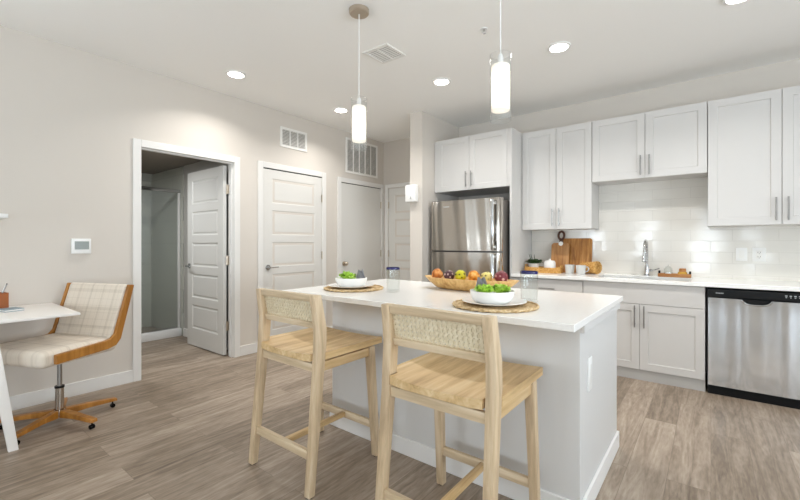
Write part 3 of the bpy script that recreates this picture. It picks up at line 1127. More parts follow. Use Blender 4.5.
# refrigerator
fx0, fx1, fy = -2.598, -1.722, 3.905
FC = (fx0 + fx1) / 2
fr = thing('refrigerator', 'stainless steel top-freezer refrigerator in the white cabinet surround', 'refrigerator', (FC, YB - .05, 0))
oy = -(YB - .05)
hw = (fx1 - fx0) / 2
MB().box(-hw + .004, hw - .004, fy + .075 + oy, 0, .03, 1.665, .006).build('body', M['fside'], fr)
MB().box(-hw + .02, hw - .02, fy + .10 + oy, -.05, 0, .03).build('base_grille', M['blackm'], fr)


DENT = .0026     # slight waviness of the sheet metal


def fridge_door(z0, z1, name):
    mb = MB()
    n, nz = 72, 10
    tb = bmesh.new()
    rows = []
    for j in range(nz + 1):
        z = z0 + (z1 - z0) * j / nz
        row = []
        for i in range(n + 1):
            u = -1 + 2 * i / n
            x = hw * u
            edge = hw - abs(x)
            e = .028 - math.sqrt(max(0, .028 ** 2 - (.028 - edge) ** 2)) if edge < .028 else 0
            wv = DENT * math.sin(2 * PI * (x / .30 + .28 * z + .30)) * min(1, edge / .08)
            row.append(tb.verts.new((x, fy + oy + .007 * u * u + e + wv, z)))
        row.append(tb.verts.new((hw, fy + oy + .07, z)))
        row.append(tb.verts.new((-hw, fy + oy + .07, z)))
        rows.append(row)
    m = n + 3
    for A, B in zip(rows[:-1], rows[1:]):
        for i in range(m):
            tb.faces.new((A[i], A[(i + 1) % m], B[(i + 1) % m], B[i]))
    tb.faces.new(rows[0])
    tb.faces.new(rows[-1])
    bmesh.ops.recalc_face_normals(tb, faces=tb.faces)
    mb._merge(tb)
    d = mb.build(name, M['steel'], fr, smooth=30)
    return d


zs = 1.112
fd = fridge_door(zs + .009, 1.685, 'freezer_door')
rd = fridge_door(.06, zs - .009, 'fridge_door')
for d, a, b in ((fd, zs + .02, 1.665), (rd, .45, zs - .02)):
    hb = MB()
    hx = -1.795 - FC
    hb.box(hx - .016, hx + .016, fy + oy - .052, fy + oy - .036, a, b, .005)
    hb.box(hx - .012, hx + .012, fy + oy - .038, fy + oy + .015, a + .015, a + .05, .003).box(hx - .012, hx + .012, fy + oy - .038, fy + oy + .015, b - .05, b - .015, .003)
    hb.build('handle', M['steel2'], d)
# small badge
lb = MB()
for i in range(7):
    u = -.03 + i * .010
    lb.box(u - .22, u - .22 + .0065, fy + oy + .0005, fy + oy + .0045, 1.612, 1.620 + .004 * (i % 3 == 0))
lb.build('badge', M['mark'], fd)

# base cabinets
YC = YB - 0.615      # base door faces
ZT, ZB = 0.885, 0.853     # worktop top and underside


def base_body(t, x0, x1, c):
    y0 = YC + .021 - YB
    a, b = x0 - c, x1 - c
    mb = MB().box(a, a + .018, y0, -.003, .09, ZB - .001).box(b - .018, b, y0, -.003, .09, ZB - .001)
    mb.box(a + .018, b - .018, y0, -.003, .09, .108).box(a + .018, b - .018, -.021, -.003, .108, ZB - .001).box(a + .018, b - .018, y0, y0 + .018, .108, ZB - .001)
    mb.build('body', M['gcab'], t, smooth=0)
    MB().box(x0 - c, x1 - c, -.603, -.1, 0, .09).build('toe_kick', M['gkick'], t, smooth=0)


x0, x1 = -1.664, -0.960
c = (x0 + x1) / 2
t = thing('base_cabinet', 'grey base cabinet with drawers below the cutting boards, behind the island', 'cabinet', (c, YB, 0), group='grey base cabinets')
base_body(t, x0, x1, c)
z = .095
for h in (.285, .285, .175):
    mb = MB(Matrix.Translation((0, YC - YB, 0)))
    if h > .2:
        panel_slab(mb, x0 - c + .002, x1 - c - .002, z, z + h - .004, .020, [(x0 - c + .06, x1 - c - .06, z + .055, z + h - .06)], SHAKER)
    else:
        panel_slab(mb, x0 - c + .002, x1 - c - .002, z, z + h - .004, .020, [], SHAKER)
    d = mb.build('drawer', M['gcab'], t, smooth=0)
    pull(d, .02, YC - YB, z + h / 2, .155, False)
    z += h

x0, x1 = -0.957, -0.036
c = (x0 + x1) / 2
t = thing('base_cabinet', 'grey two-door sink cabinet left of the dishwasher', 'cabinet', (c, YB, 0), group='grey base cabinets')
base_body(t, x0, x1, c)
mb = MB(Matrix.Translation((0, YC - YB, 0)))
panel_slab(mb, x0 - c + .002, x1 - c - .002, .671, ZB - .004, .020, [], SHAKER)
mb.build('false_front', M['gcab'], t, smooth=0)
for a, b, hs in ((x0 + .002, -.4955, 1), (-.4925, x1 - .002, -1)):
    mb = MB(Matrix.Translation((0, YC - YB, 0)))
    panel_slab(mb, a - c, b - c, .095, .667, .020, [(a - c + .062, b - c - .062, .155, .607)], SHAKER)
    d = mb.build('door', M['gcab'], t, smooth=0)
    pull(d, (b - c - .034) if hs > 0 else (a - c + .034), YC - YB, .56, .19)

x0, x1 = 0.585, 1.20
c = (x0 + x1) / 2
t = thing('base_cabinet', 'grey base cabinet right of the dishwasher, beyond the picture edge', 'cabinet', (c, YB, 0), group='grey base cabinets')
base_body(t, x0, x1, c)
mb = MB(Matrix.Translation((0, YC - YB, 0)))
panel_slab(mb, x0 - c + .002, x1 - c - .002, .095, ZB - .004, .020, [(x0 - c + .062, x1 - c - .062, .155, ZB - .064)], SHAKER)
d = mb.build('door', M['gcab'], t, smooth=0)
pull(d, x0 - c + .036, YC - YB, .70, .19)

# dishwasher
x0, x1 = -0.024, 0.579
c = (x0 + x1) / 2
dw = thing('dishwasher', 'stainless steel dishwasher with black control panel at the right', 'dishwasher', (c, YB, 0))
hw2 = (x1 - x0) / 2
yd = YC - .012 - YB
MB().box(-hw2 + .002, hw2 - .002, yd + .05, -.03, .02, ZB - .006).build('tub', M['blackm'], dw)
MB().box(-hw2 + .004, hw2 - .004, yd + .008, yd + .05, 0.0, .068).build('kick_plate', M['blackm'], dw)
mb = MB()
mb.prism([(yd, .772), (yd - .008, .780), (yd - .008, .838), (yd + .004, ZB - .008), (yd + .05, ZB - .008), (yd + .05, .772)], 0, -hw2 + .002, hw2 - .002)
cp = mb.build('control_panel', M['black'], dw)
mk = MB()
for i in range(5):
    mk.box(-hw2 + .055 + i * .010, -hw2 + .055 + i * .010 + .007, yd - .0090, yd - .0078, .806, .812)
mk.build('brand_mark', M['mark'], cp)
mk = MB()
for i in range(6):
    u = hw2 - .150 + i * .024
    mk.box(u, u + .012, yd - .0090, yd - .0078, .814, .820)
    mk.box(u + .002, u + .010, yd - .0090, yd - .0078, .803, .807)
mk.build('panel_markings', M['mark'], cp)
# steel door with a scooped handle pocket at its top edge
mb = MB()
n = 28
pw, pd = .088, .036
top = []
for i in range(n + 1):
    u = -hw2 + .006 + i * (2 * hw2 - .012) / n
    top.append(u)
tb = bmesh.new()
zt = .769
cols = []
def pocket(u):
    a = abs(u + .005) / pw
    if a >= 1:
        return 0
    return pd * (1 - a ** 4)
pu = sorted(set([round(-hw2 + .006 + i * (2 * hw2 - .012) / 70, 4) for i in range(71)] + [round(-.005 - pw + i * pw / 10, 4) for i in range(21)]))
for u in pu:
    e = zt - pocket(u)
    bul = -.006 * (1 - (u / hw2) ** 2) + .0016 * math.sin(2 * PI * u / .24 + .6)
    cols.append([tb.verts.new((u, yd + bul, .072)), tb.verts.new((u, yd + bul, e)), tb.verts.new((u, yd + .034, e - .012 if e < zt else e)), tb.verts.new((u, yd + .05, e)), tb.verts.new((u, yd + .05, .072))])
for A, B in zip(cols[:-1], cols[1:]):
    for kx in range(5):
        l = (kx + 1) % 5
        tb.faces.new((A[kx], B[kx], B[l], A[l]))
tb.faces.new(cols[0])
tb.faces.new(cols[-1])
bmesh.ops.recalc_face_normals(tb, faces=tb.faces)
mb._merge(tb)
dd = mb.build('door', M['steel2'], dw, smooth=30)
mb = MB()
pts = [(-.005 - pw + i * 2 * pw / 20, yd - .013, zt - pocket(-.005 - pw + i * 2 * pw / 20) - .002) for i in range(21)]
mb.tube(pts, .006, 8)
mb.build('handle_pocket', M['chrome'], dd)
MB().box(-.005 - pw, -.005 + pw, yd + .020, yd + .033, zt - pd - .004, zt + .002).build('pocket_back', M['black'], dd)

# worktop with sink cut-out
YW = YB - 0.640
sx0, sx1, sy0, sy1 = -0.86, -0.14, 4.13, 4.50
wt = MB()
wt.box(-1.664, sx0, YW, YB, ZB, ZT, .003).box(sx1, 1.22, YW, YB, ZB, ZT, .003).box(sx0 - .001, sx1 + .001, YW, sy0, ZB, ZT, .003).box(sx0 - .001, sx1 + .001, sy1, YB, ZB, ZT, .003)
tag(wt.build('worktop', M['quartz'], smooth=0), 'white quartz worktop along the kitchen wall over the grey base cabinets', 'worktop')
sk = thing('sink', 'undermount steel sink in the worktop in front of the faucet', 'sink', ((sx0 + sx1) / 2, (sy0 + sy1) / 2, ZB - .20))
ax, ay = (sx1 - sx0) / 2, (sy1 - sy0) / 2
mb = MB()
mb.box(-ax - .01, ax + .01, -ay - .01, ay + .01, -.012, 0)
mb.box(-ax - .01, -ax, -ay, ay, 0, .199).box(ax, ax + .01, -ay, ay, 0, .199).box(-ax - .01, ax + .01, -ay - .01, -ay, 0, .199).box(-ax - .01, ax + .01, ay, ay + .01, 0, .199)
mb.build('basin', M['steel2'], sk, smooth=0)
MB().lathe([(0, .004), (.03, .004), (.045, .001), (.045, 0), (0, 0)], 24).build('drain', M['chrome'], sk)

struct('wall_backsplash', MB().box(-1.664, 0.0, YB - .008, YB, ZT, 1.352).box(-.943, -.022, YB - .008, YB, 1.352, 1.815).box(0, 1.3, YB - .008, YB, ZT, 1.352), M['tile'], 'glossy white subway tile backsplash between worktop and wall cabinets', 'backsplash')
YT = YB - .008


def outlet(name, label, mt, w, h, kind):
    t = thing(name, label, 'outlet' if kind == 'outlet' else 'switch', (0, 0, 0))
    t.matrix_world = mt
    MB().box(-w / 2, w / 2, -.006, 0, -h / 2, h / 2, .002).build('cover_plate', M['whitepl'], t)
    MB().box(-w * .24, w * .24, -.008, -.005, -h * .29, h * .29, .001).build('insert', M['ceramic'], t)
    if kind == 'outlet':
        mb = MB()
        for s in (-1, 1):
            mb.box(-.009, -.006, -.0085, -.0078, s * h * .15 - .006, s * h * .15 + .006).box(.006, .009, -.0085, -.0078, s * h * .15 - .006, s * h * .15 + .006)
            mb.cyl((0, -.0078, s * h * .15 - .012), (0, -.0085, s * h * .15 - .012), .003, 8)
        mb.build('slots', M['dark'], t)
    return t


outlet('wall_switch', 'white rocker switch plate on the backsplash, left of the outlet', faceY(0.215, YT, 1.105), .078, .118, 'switch')
outlet('wall_outlet', 'white power outlet on the backsplash right of the switch plate', faceY(0.331, YT, 1.105), .088, .120, 'outlet')

# ================================================================== ISLAND
IX0, IX1, IY0, IY1 = -1.985, -0.440, 1.815, 2.655
isl = thing('kitchen_island', 'pale grey kitchen island cabinet below the white worktop', 'island', ((IX0 + IX1) / 2, (IY0 + IY1) / 2, 0))
cx, cy = (IX0 + IX1) / 2, (IY0 + IY1) / 2
MB().box(IX0 - cx, IX1 - cx, IY0 - cy, IY1 - cy, 0, ZT - .0302, .002).build('body', M['island'], isl, smooth=0)
bt = MB()
bt.box(IX0 - cx - .014, IX1 - cx + .014, IY0 - cy - .014, IY0 - cy - .0005, 0, .094, .003)
bt.box(IX1 - cx + .0005, IX1 - cx + .014, IY0 - cy, IY1 - cy, 0, .094, .003).box(IX0 - cx - .014, IX0 - cx - .0005, IY0 - cy, IY1 - cy, 0, .094, .003)
bt.build('baseboard', plain('white_island_baseboard', '#efeeec', .4), isl, smooth=0)
bt = MB()
bt.box(IX1 - cx + .0005, IX1 - cx + .018, IY0 - cy, IY1 - cy, ZT - .066, ZT - .0305, .002)
bt.build('top_moulding', M['island'], isl, smooth=0)
MB().box(IX0 - cx - .018, IX0 - cx - .0005, IY0 - cy, IY1 - cy, ZT - .066, ZT - .0305, .002).build('top_moulding', M['island'], isl, smooth=0)
TX0, TX1, TY0, TY1 = -2.294, -0.4177, 1.638, 2.729
itop = MB().box(TX0, TX1, TY0, TY1, ZT - .030, ZT, .003)
tag(itop.build('island_worktop', M['quartz'], smooth=0), 'white quartz island worktop laid with two place settings', 'worktop')
outlet('wall_switch', 'tall white plate on the right end of the island', Matrix.Translation((IX1, 1.975, 0.605)) @ Matrix.Rotation(PI / 2, 4, 'Z'), .070, .150, 'switch')


# ================================================================== BAR STOOLS
def seat_mesh():
    tb = bmesh.new()
    nx, ny = 20, 18
    hx, y0, y1 = .256, -.205, .270
    def zt(x, y):
        return .670 - .020 * (1 - (x / hx) ** 2) * (1 - .55 * max(0, (y - .05) / .22))
    grid = {}
    keep = set()
    xs = [-hx + 2 * hx * i / nx for i in range(nx + 1)]
    ys = [y0 + (y1 - y0) * j / ny for j in range(ny + 1)]
    def cell_ok(i, j):
        xc, yc = (xs[i] + xs[i + 1]) / 2, (ys[j] + ys[j + 1]) / 2
        return not (abs(xc) > .203 and yc < -.150)
    def gv(i, j, b):
        key = (i, j, b)
        if key not in grid:
            z = zt(xs[i], ys[j]) if not b else max(.622, zt(xs[i], ys[j]) - .034)
            grid[key] = tb.verts.new((xs[i], ys[j], z))
        return grid[key]
    for i in range(nx):
        for j in range(ny):
            if not cell_ok(i, j):
                continue
            tb.faces.new((gv(i, j, 0), gv(i + 1, j, 0), gv(i + 1, j + 1, 0), gv(i, j + 1, 0)))
            tb.faces.new((gv(i, j, 1), gv(i, j + 1, 1), gv(i + 1, j + 1, 1), gv(i + 1, j, 1)))
            for (di, dj, e) in ((-1, 0, ((i, j), (i, j + 1))), (1, 0, ((i + 1, j), (i + 1, j + 1))), (0, -1, ((i, j), (i + 1, j))), (0, 1, ((i, j + 1), (i + 1, j + 1)))):
                a, b = i + di, j + dj
                if not (0 <= a < nx and 0 <= b < ny and cell_ok(a, b)):
                    p, q = e
                    tb.faces.new((gv(*p, 0), gv(*q, 0), gv(*q, 1), gv(*p, 1)))
    bmesh.ops.recalc_face_normals(tb, faces=tb.faces)
    mb = MB()
    mb._merge(tb)
    return mb


def cane_mesh():
    """Woven cane: strands both ways and on both diagonals."""
    mb = MB()
    x0, x1, z0, z1 = -.2075, .2075, .812, .920
    y = 0.0
    def strand(a, b, wd, yy):
        a, b = Vector((a[0], yy, a[1])), Vector((b[0], yy, b[1]))
        d = (b - a).normalized()
        s = Vector((-d.z, 0, d.x)) * wd / 2
        th = Vector((0, .0012, 0))
        t = bmesh.new()
        P = [a - s - th, a + s - th, b + s - th, b - s - th]
        Q = [p + 2 * th for p in P]
        vp = [t.verts.new(p) for p in P]
        vq = [t.verts.new(p) for p in Q]
        t.faces.new(vp)
        t.faces.new(vq[::-1])
        for i in range(4):
            j = (i + 1) % 4
            t.faces.new((vp[i], vp[j], vq[j], vq[i]))
        bmesh.ops.recalc_face_normals(t, faces=t.faces)
        mb._merge(t)
    p = .0205
    n = int((x1 - x0) / p)
    for i in range(n + 1):
        x = x0 + i * (x1 - x0) / n
        strand((x, z0), (x, z1), .0115, -.0022)
    m = int((z1 - z0) / p)
    for j in range(m + 1):
        z = z0 + j * (z1 - z0) / m
        strand((x0, z), (x1, z), .0115, .0010)
    hz = z1 - z0
    q = .0205
    for s in (1, -1):
        k = -int(hz / q) - 1
        while k * q < (x1 - x0):
            xa = x0 + k * q
            a0, b0 = (xa, z0), (xa + hz, z1)
            if s < 0:
                a0, b0 = (xa, z1), (xa + hz, z0)
            # clip to the panel
            ta = max(0, (x0 - xa) / hz)
            tb_ = min(1, (x1 - xa) / hz)
            if tb_ - ta > .03:
                L = lambda tt: (a0[0] + (b0[0] - a0[0]) * tt, a0[1] + (b0[1] - a0[1]) * tt)
                strand(L(ta), L(tb_), .0058, -.0046 if s > 0 else .0036)
            k += 1
    return mb


def make_stool(label):
    t = thing('bar_stool', label, 'bar stool', (-1.735, 1.460, 0), group='bar stools at the island')
    b = .004
    for s in (-1, 1):
        # rear leg running up into the back post
        lg = MB().bar([(s * .2375, -.236, .004), (s * .2335, -.178, .600), (s * .2335, -.170, .700), (s * .2310, -.166, .790), (s * .2260, -.192, .952)],
                      [.019, .0210, .0210, .0205, .0195], [.0185, .0235, .0265, .0270, .0230], b).build('rear_leg', M['oakz'], t)
        MB().cyl((s * .2375, -.236, 0), (s * .2375, -.236, .006), .015, 10).build('foot_pad', M['blackm'], lg)
        lg = MB().bar([(s * .2365, .240, .004), (s * .2280, .196, .628)], [.0185, .0215], [.0185, .0215], b).build('front_leg', M['oakz'], t)
        MB().cyl((s * .2365, .240, 0), (s * .2365, .240, .006), .015, 10).build('foot_pad', M['blackm'], lg)
        # side apron
        MB().prism([(-.160, .576), (.178, .576), (.178, .622), (-.158, .622)], 0, s * .228 - .010, s * .228 + .010, .002).build('side_apron', M['oaky'], t)
    MB().box(-.212, .212, -.192, -.170, .574, .615, .003).build('rear_apron', M['oakx'], t)
    MB().box(-.207, .207, .186, .208, .576, .622, .003).build('front_apron', M['oakx'], t)
    seat_mesh().build('seat', M['oaky'], t, smooth=40)
    tr = Matrix.Translation((0, -.176, .790)) @ Matrix.Rotation(R(14), 4, 'X') @ Matrix.Translation((0, 0, -.790))
    MB(Matrix.Translation((0, -.0, 0))).prism([(-.206, .918), (-.211, .951), (-.171, .951), (-.169, .918)], 0, -.2080, .2080, .003).build('top_rail', M['oakx'], t)
    MB().prism([(-.176, .782), (-.179, .812), (-.142, .812), (-.141, .782)], 0, -.2105, .2105, .003).build('lower_rail', M['oakx'], t)
    cm = cane_mesh()
    cn = cm.build('cane_panel', M['cane'], t, smooth=0)
    cn.matrix_local = Matrix.Translation((0, -.158, .81)) @ Matrix.Rotation(R(13), 4, 'X') @ Matrix.Translation((0, 0, -.81))
    # stretchers
    MB().box(-.222, .222, -.2275, -.2055, .163, .206, .003).build('stretcher', M['oakx'], t)
    MB().box(-.218, .218, .2175, .2395, .158, .198, .003).build('stretcher', M['oakx'], t)
    MB().box(-.013, .013, -.206, .218, .168, .196, .003).build('stretcher', M['oaky'], t)
    return t


st = make_stool('oak bar stool with cane back at the far left end of the island')
s2 = copy_tree(st)
s2.location = (-0.826, 1.460, 0)
s2['label'] = 'nearer oak bar stool with cane back, cut by the bottom edge'


# ================================================================== TABLE SETTINGS
def coil_mat(r, name, label, loc):
    t = thing(name, label, 'placemat', loc, group='round woven placemats')
    mb = MB()
    n = 11
    for i in range(n):
        rr = r * (i + .6) / n
        w_ = r / n * .56
        seg = 28 + 6 * i
        mb.tube([(rr * math.cos(2 * PI * k / seg), rr * math.sin(2 * PI * k / seg), .0056 + .0010 * ((k + i) % 2)) for k in range(seg)], w_, 6, closed=True, flat=.4)
    mb.build('coils', M['seagrass'], t)
    mb = MB()
    seg = 84
    r_z = .0088
    for ph in (0, PI):
        mb.tube([((r + .004 * math.cos(k * .9 + ph)) * math.cos(2 * PI * k / seg), (r + .004 * math.cos(k * .9 + ph)) * math.sin(2 * PI * k / seg), r_z + .003 * math.sin(k * .9 + ph)) for k in range(seg)], .0055, 6, closed=True)
    mb.build('braided_edge', M['seagrass'], t)
    return t


def plate(label, loc):
    return tag(MB().lathe([(0, 0), (.09, 0), (.10, .004), (.158, .016), (.160, .019), (.156, .020), (.10, .010), (.085, .006), (0, .006)], 56).build('dinner_plate', M['china'], loc=loc), label, 'plate', 'white dinner plates')


def bowl(label, loc):
    return tag(MB().lathe([(0, 0), (.070, 0), (.078, .003), (.098, .018), (.108, .042), (.110, .062), (.1065, .062), (.103, .042), (.092, .024), (.070, .009), (0, .008)], 56).build('bowl', M['china'], loc=loc), label, 'bowl', 'white bowls')


def leaf_clump(mb, n, r, z0, h, lw, seed, mi=0):
    rnd = random.Random(seed)
    for i in range(n):
        a = rnd.uniform(0, 2 * PI)
        q0 = rnd.uniform(.0, .35) * r
        q1 = q0 + rnd.uniform(.45, .75) * r
        hz = z0 + h * rnd.uniform(.55, 1.0) * (1 - .45 * q1 / r)
        L = lw * rnd.uniform(.7, 1.2)
        ca, sa = math.cos(a), math.sin(a)
        t = bmesh.new()
        rows = []
        for k in range(5):
            f = k / 4
            q = q0 + (q1 - q0) * f
            z = z0 + (hz - z0) * math.sin(f * PI * .62) / math.sin(.62 * PI)
            wd = L * math.sin(PI * (0.12 + .82 * f)) * .5
            rz = .25 * L * (1 if k % 2 else -1)
            rows.append([t.verts.new((q * ca - s * wd * sa, q * sa + s * wd * ca, z + (abs(s) * rz * .7))) for s in (-1, 0, 1)])
        for A, B in zip(rows[:-1], rows[1:]):
            for j in range(2):
                t.faces.new((A[j], A[j + 1], B[j + 1], B[j]))
        mb._merge(t, mi)


def tumbler(label, loc):
    t = thing('tumbler', label, 'glass', loc, group='blue rimmed glasses')
    MB().lathe([(0, 0), (.040, 0), (.042, .003), (.0445, .150), (.0425, .150), (.040, .014), (0, .012)], 40).build('glass_body', M['glass'], t)
    MB().lathe([(.0446, .147), (.0452, .156), (.0436, .161), (.0418, .156), (.0424, .147)], 40, close=True).build('blue_rim', M['blue'], t)
    return t


def napkin(label, loc, rz, seed):
    mb = MB()
    t = bmesh.new()
    rows = []
    for i in range(9):
        u = i / 8
        row = []
        for j in range(6):
            v = j / 5
            x = (u - .5) * .070 * (1 - .55 * v)
            row.append(t.verts.new((x, .012 * math.sin(u * 9 + v * 2) + .008 * v, v * .068 + .006 * math.cos(u * 7))))
        rows.append(row)
    for A, B in zip(rows[:-1], rows[1:]):
        for j in range(5):
            t.faces.new((A[j], A[j + 1], B[j + 1], B[j]))
    bmesh.ops.solidify(t, geom=t.faces[:], thickness=.004)
    mb._merge(t)
    o = tag(mb.build('napkin', M['napkin'], loc=loc, smooth=60), label, 'napkin', 'grey napkins')
    o.rotation_euler = (R(-12), 0, rz)
    return o


P1 = (-1.955, 1.985, ZT)
P2 = (-0.860, 1.880, ZT)
coil_mat(.198, 'placemat', 'round woven placemat at the far left seat of the island', P1)
coil_mat(.205, 'placemat', 'round woven placemat at the near right seat of the island', P2)
z1 = ZT + .0112
plate('white plate on the far left placemat', (P1[0] - .018, P1[1] - .008, z1))
plate('white plate on the near right placemat', (P2[0] - .004, P2[1] + .0, z1))
z2 = z1 + .0065
b1 = (P1[0] - .018, P1[1] - .006, z2)
b2 = (P2[0] - .012, P2[1] - .004, z2)
bowl('white bowl with one small green succulent at the far left setting', b1)
bowl('white bowl full of green lettuce at the near right setting', b2)
mb = MB()
leaf_clump(mb, 44, .062, .030, .095, .046, 3)
o = mb.build('lettuce_head', M['leaf'], loc=(b1[0] - .022, b1[1] - .014, b1[2]), smooth=80)
tag(o, 'bright green leaf rosette in the far left bowl', 'lettuce', 'greens in the bowls')
for i, (dx, dy, sd, lb) in enumerate(((-.028, -.028, 5, 'left bright green lettuce in the near right bowl'), (.036, .022, 9, 'right bright green lettuce in the near right bowl'))):
    mb = MB()
    leaf_clump(mb, 52, .052, .042, .062, .044, sd)
    o = mb.build('lettuce_head', M['leaf'], loc=(b2[0] + dx, b2[1] + dy, b2[2]), smooth=80)
    tag(o, lb, 'lettuce', 'greens in the bowls')
napkin('grey folded napkin tucked in the far left bowl', (b1[0] + .062, b1[1] + .026, b1[2] + .048), YAW, 1)
napkin('grey folded napkin standing in the near right bowl', (b2[0] - .070, b2[1] + .030, b2[2] + .052), YAW, 2)
tumbler('blue rimmed glass beside the far left placemat', (-1.633, 2.021, ZT))
tumbler('blue rimmed glass at the edge of the near right placemat', (-0.748, 2.055, ZT + .0112))

# dough bowl with decorative balls
DB = (-1.292, 2.415, ZT)
tb = bmesh.new()
def ring(a, b, z, n=48, tip=0.0):
    out = []
    for i in range(n):
        an = 2 * PI * i / n
        ca, sa = math.cos(an), math.sin(an)
        ex = math.copysign(abs(ca) ** .85, ca)
        out.append((a * ex, b * sa * (1 - .12 * abs(ca)), z + tip * abs(ca) ** 4))
    return out
prof = [(.20, .060, 0, 0), (.26, .085, .012, 0), (.315, .120, .050, .002), (.350, .134, .079, .004), (.342, .126, .081, .004), (.300, .106, .054, .002), (.24, .070, .020, 0), (.12, .03, .016, 0)]
rings = [[tb.verts.new(p) for p in ring(a, b, z, 48, tp)] for a, b, z, tp in prof]
for A, B in zip(rings[:-1], rings[1:]):
    for i in range(48):
        j = (i + 1) % 48
        tb.faces.new((A[i], A[j], B[j], B[i]))
tb.faces.new(rings[0])
tb.faces.new(rings[-1])
bmesh.ops.recalc_face_normals(tb, faces=tb.faces)
mb = MB()
mb._merge(tb)
tag(mb.build('dough_bowl', M['mango'], loc=DB, smooth=60), 'long carved wooden dough bowl filled with coloured balls on the island', 'bowl')


def deco_ball(x, y, z, r, mat, label, seed, lump=.06):
    rnd = random.Random(seed)
    tb = bmesh.new()
    bmesh.ops.create_icosphere(tb, subdivisions=4, radius=r)
    ds = [Vector((rnd.gauss(0, 1), rnd.gauss(0, 1), rnd.gauss(0, 1))).normalized() for _ in range(22)]
    for v in tb.verts:
        n = v.co.normalized()
        m_ = max(n.dot(d) for d in ds)
        v.co *= 1 - lump + lump * 2.2 * max(0, (m_ - .78)) / .22
    mb = MB()
    mb._merge(tb)
    return tag(mb.build('decorative_ball', mat, loc=(x, y, z), smooth=80), label, 'decorative ball', 'decorative balls in the dough bowl')


BALLS = [(-1.540, .046, mottled('orange_rust_ball', '#6e3210', '#c9782f', '#efba76', 30, .7, .8), 'rust orange ball at the left end of the dough bowl'),
         (-1.442, .041, spots_mat('plum_ball', '#4e2a34', '#c3a6a0', 34, .30), 'dark plum ball second from the left in the dough bowl'),
         (-1.352, .044, spots_mat('lime_ball', '#c9c41f', '#3f4a10', 32, .26), 'lime yellow ball third from the left in the dough bowl'),
         (-1.252, .045, mottled('orange_ball', '#9a4d08', '#e8962a', '#fbd283', 36, .6, .8), 'bright orange ball in the middle of the dough bowl'),
         (-1.157, .044, spots_mat('cream_lattice_ball', '#e0cf7a', '#54461c', 30, .24), 'pale yellow ball with dark lattice right of the orange one'),
         (-1.056, .048, spots_mat('rose_lattice_ball', '#7a2c34', '#d6a9a0', 34, .34), 'dark rose ball with pale lattice at the right of the dough bowl')]
for i, (x, r, m, lb) in enumerate(BALLS):
    deco_ball(x - .006, DB[1] + .004, ZT + .056 + r * .86, r * .86, m, lb, i + 3)

# ================================================================== THINGS ON THE KITCHEN WORKTOP
# woven tray with plant pot and jar
ty = 4.41
tr = thing('woven_tray', 'golden woven rattan tray on the worktop in the corner by the refrigerator panel', 'tray', (-1.445, ty, ZT))
mb = MB()
hx, hy2 = .185, .115
for j in range(6):
    z = .006 + j * .0095
    pts = []
    n = 64
    for i in range(n):
        a = 2 * PI * i / n
        ca, sa = math.cos(a), math.sin(a)
        x = hx * math.copysign(abs(ca) ** .5, ca)
        y = hy2 * math.copysign(abs(sa) ** .5, sa)
        wv = .003 * (1 if (i + j) % 2 else -1)
        pts.append((x + wv * ca, y + wv * sa, z))
    mb.tube(pts, .006, 6, closed=True)
mb.build('woven_rim', M['rattan'], tr)
MB().box(-hx + .01, hx - .01, -hy2 + .01, hy2 - .01, .001, .008, .002).build('base', M['rattan'], tr)
mb = MB()
for s in (-1, 1):
    mb.tube([(s * hx, -.035, .055), (s * (hx + .006), -.03, .078), (s * (hx + .006), .03, .078), (s * hx, .035, .055)], .006, 8)
mb.build('tray_handles', M['rattan'], tr)

pp = thing('potted_succulent', 'small dark green succulent in a white pot on the woven tray', 'plant', (-1.555, 4.425, ZT + .009))
MB().lathe([(0, 0), (.044, 0), (.054, .070), (.054, .086), (.050, .086), (.047, .072), (0, .070)], 28).build('pot', M['ceramic'], pp)
mb = MB()
leaf_clump(mb, 70, .100, .070, .085, .030, 17)
for i in range(9):
    a = i * .7
    mb.cyl((.015 * math.cos(a), .015 * math.sin(a), .068), (.032 * math.cos(a) - .03, .032 * math.sin(a), .13 + .055 * (i % 3 == 0)), .006, 6, .002)
mb.build('leaves', M['leafd'], pp, smooth=80)

jr = thing('sugar_jar', 'white ceramic jar with lid on the woven tray', 'jar', (-1.375, 4.40, ZT + .009))
MB().lathe([(0, 0), (.052, 0), (.060, .006), (.060, .100), (.056, .110), (0, .110)], 32).build('jar_body', M['ceramic'], jr)
MB().lathe([(0, .110), (.054, .110), (.050, .120), (.012, .126), (.012, .140), (0, .143)], 28).build('lid', M['ceramic'], jr)

# cutting boards leaning on the tiles
def lean(o, loc, ang):
    o.location = loc
    o.rotation_euler = (R(ang), 0, 0)
    return o


def rounded(x0, x1, z0, z1, r, n=6):
    pts = []
    for cx_, cz_, a0 in ((x1 - r, z1 - r, 0), (x0 + r, z1 - r, 90), (x0 + r, z0 + r, 180), (x1 - r, z0 + r, 270)):
        for i in range(n + 1):
            a = R(a0 + 90 * i / n)
            pts.append((cx_ + r * math.cos(a), cz_ + r * math.sin(a)))
    return pts


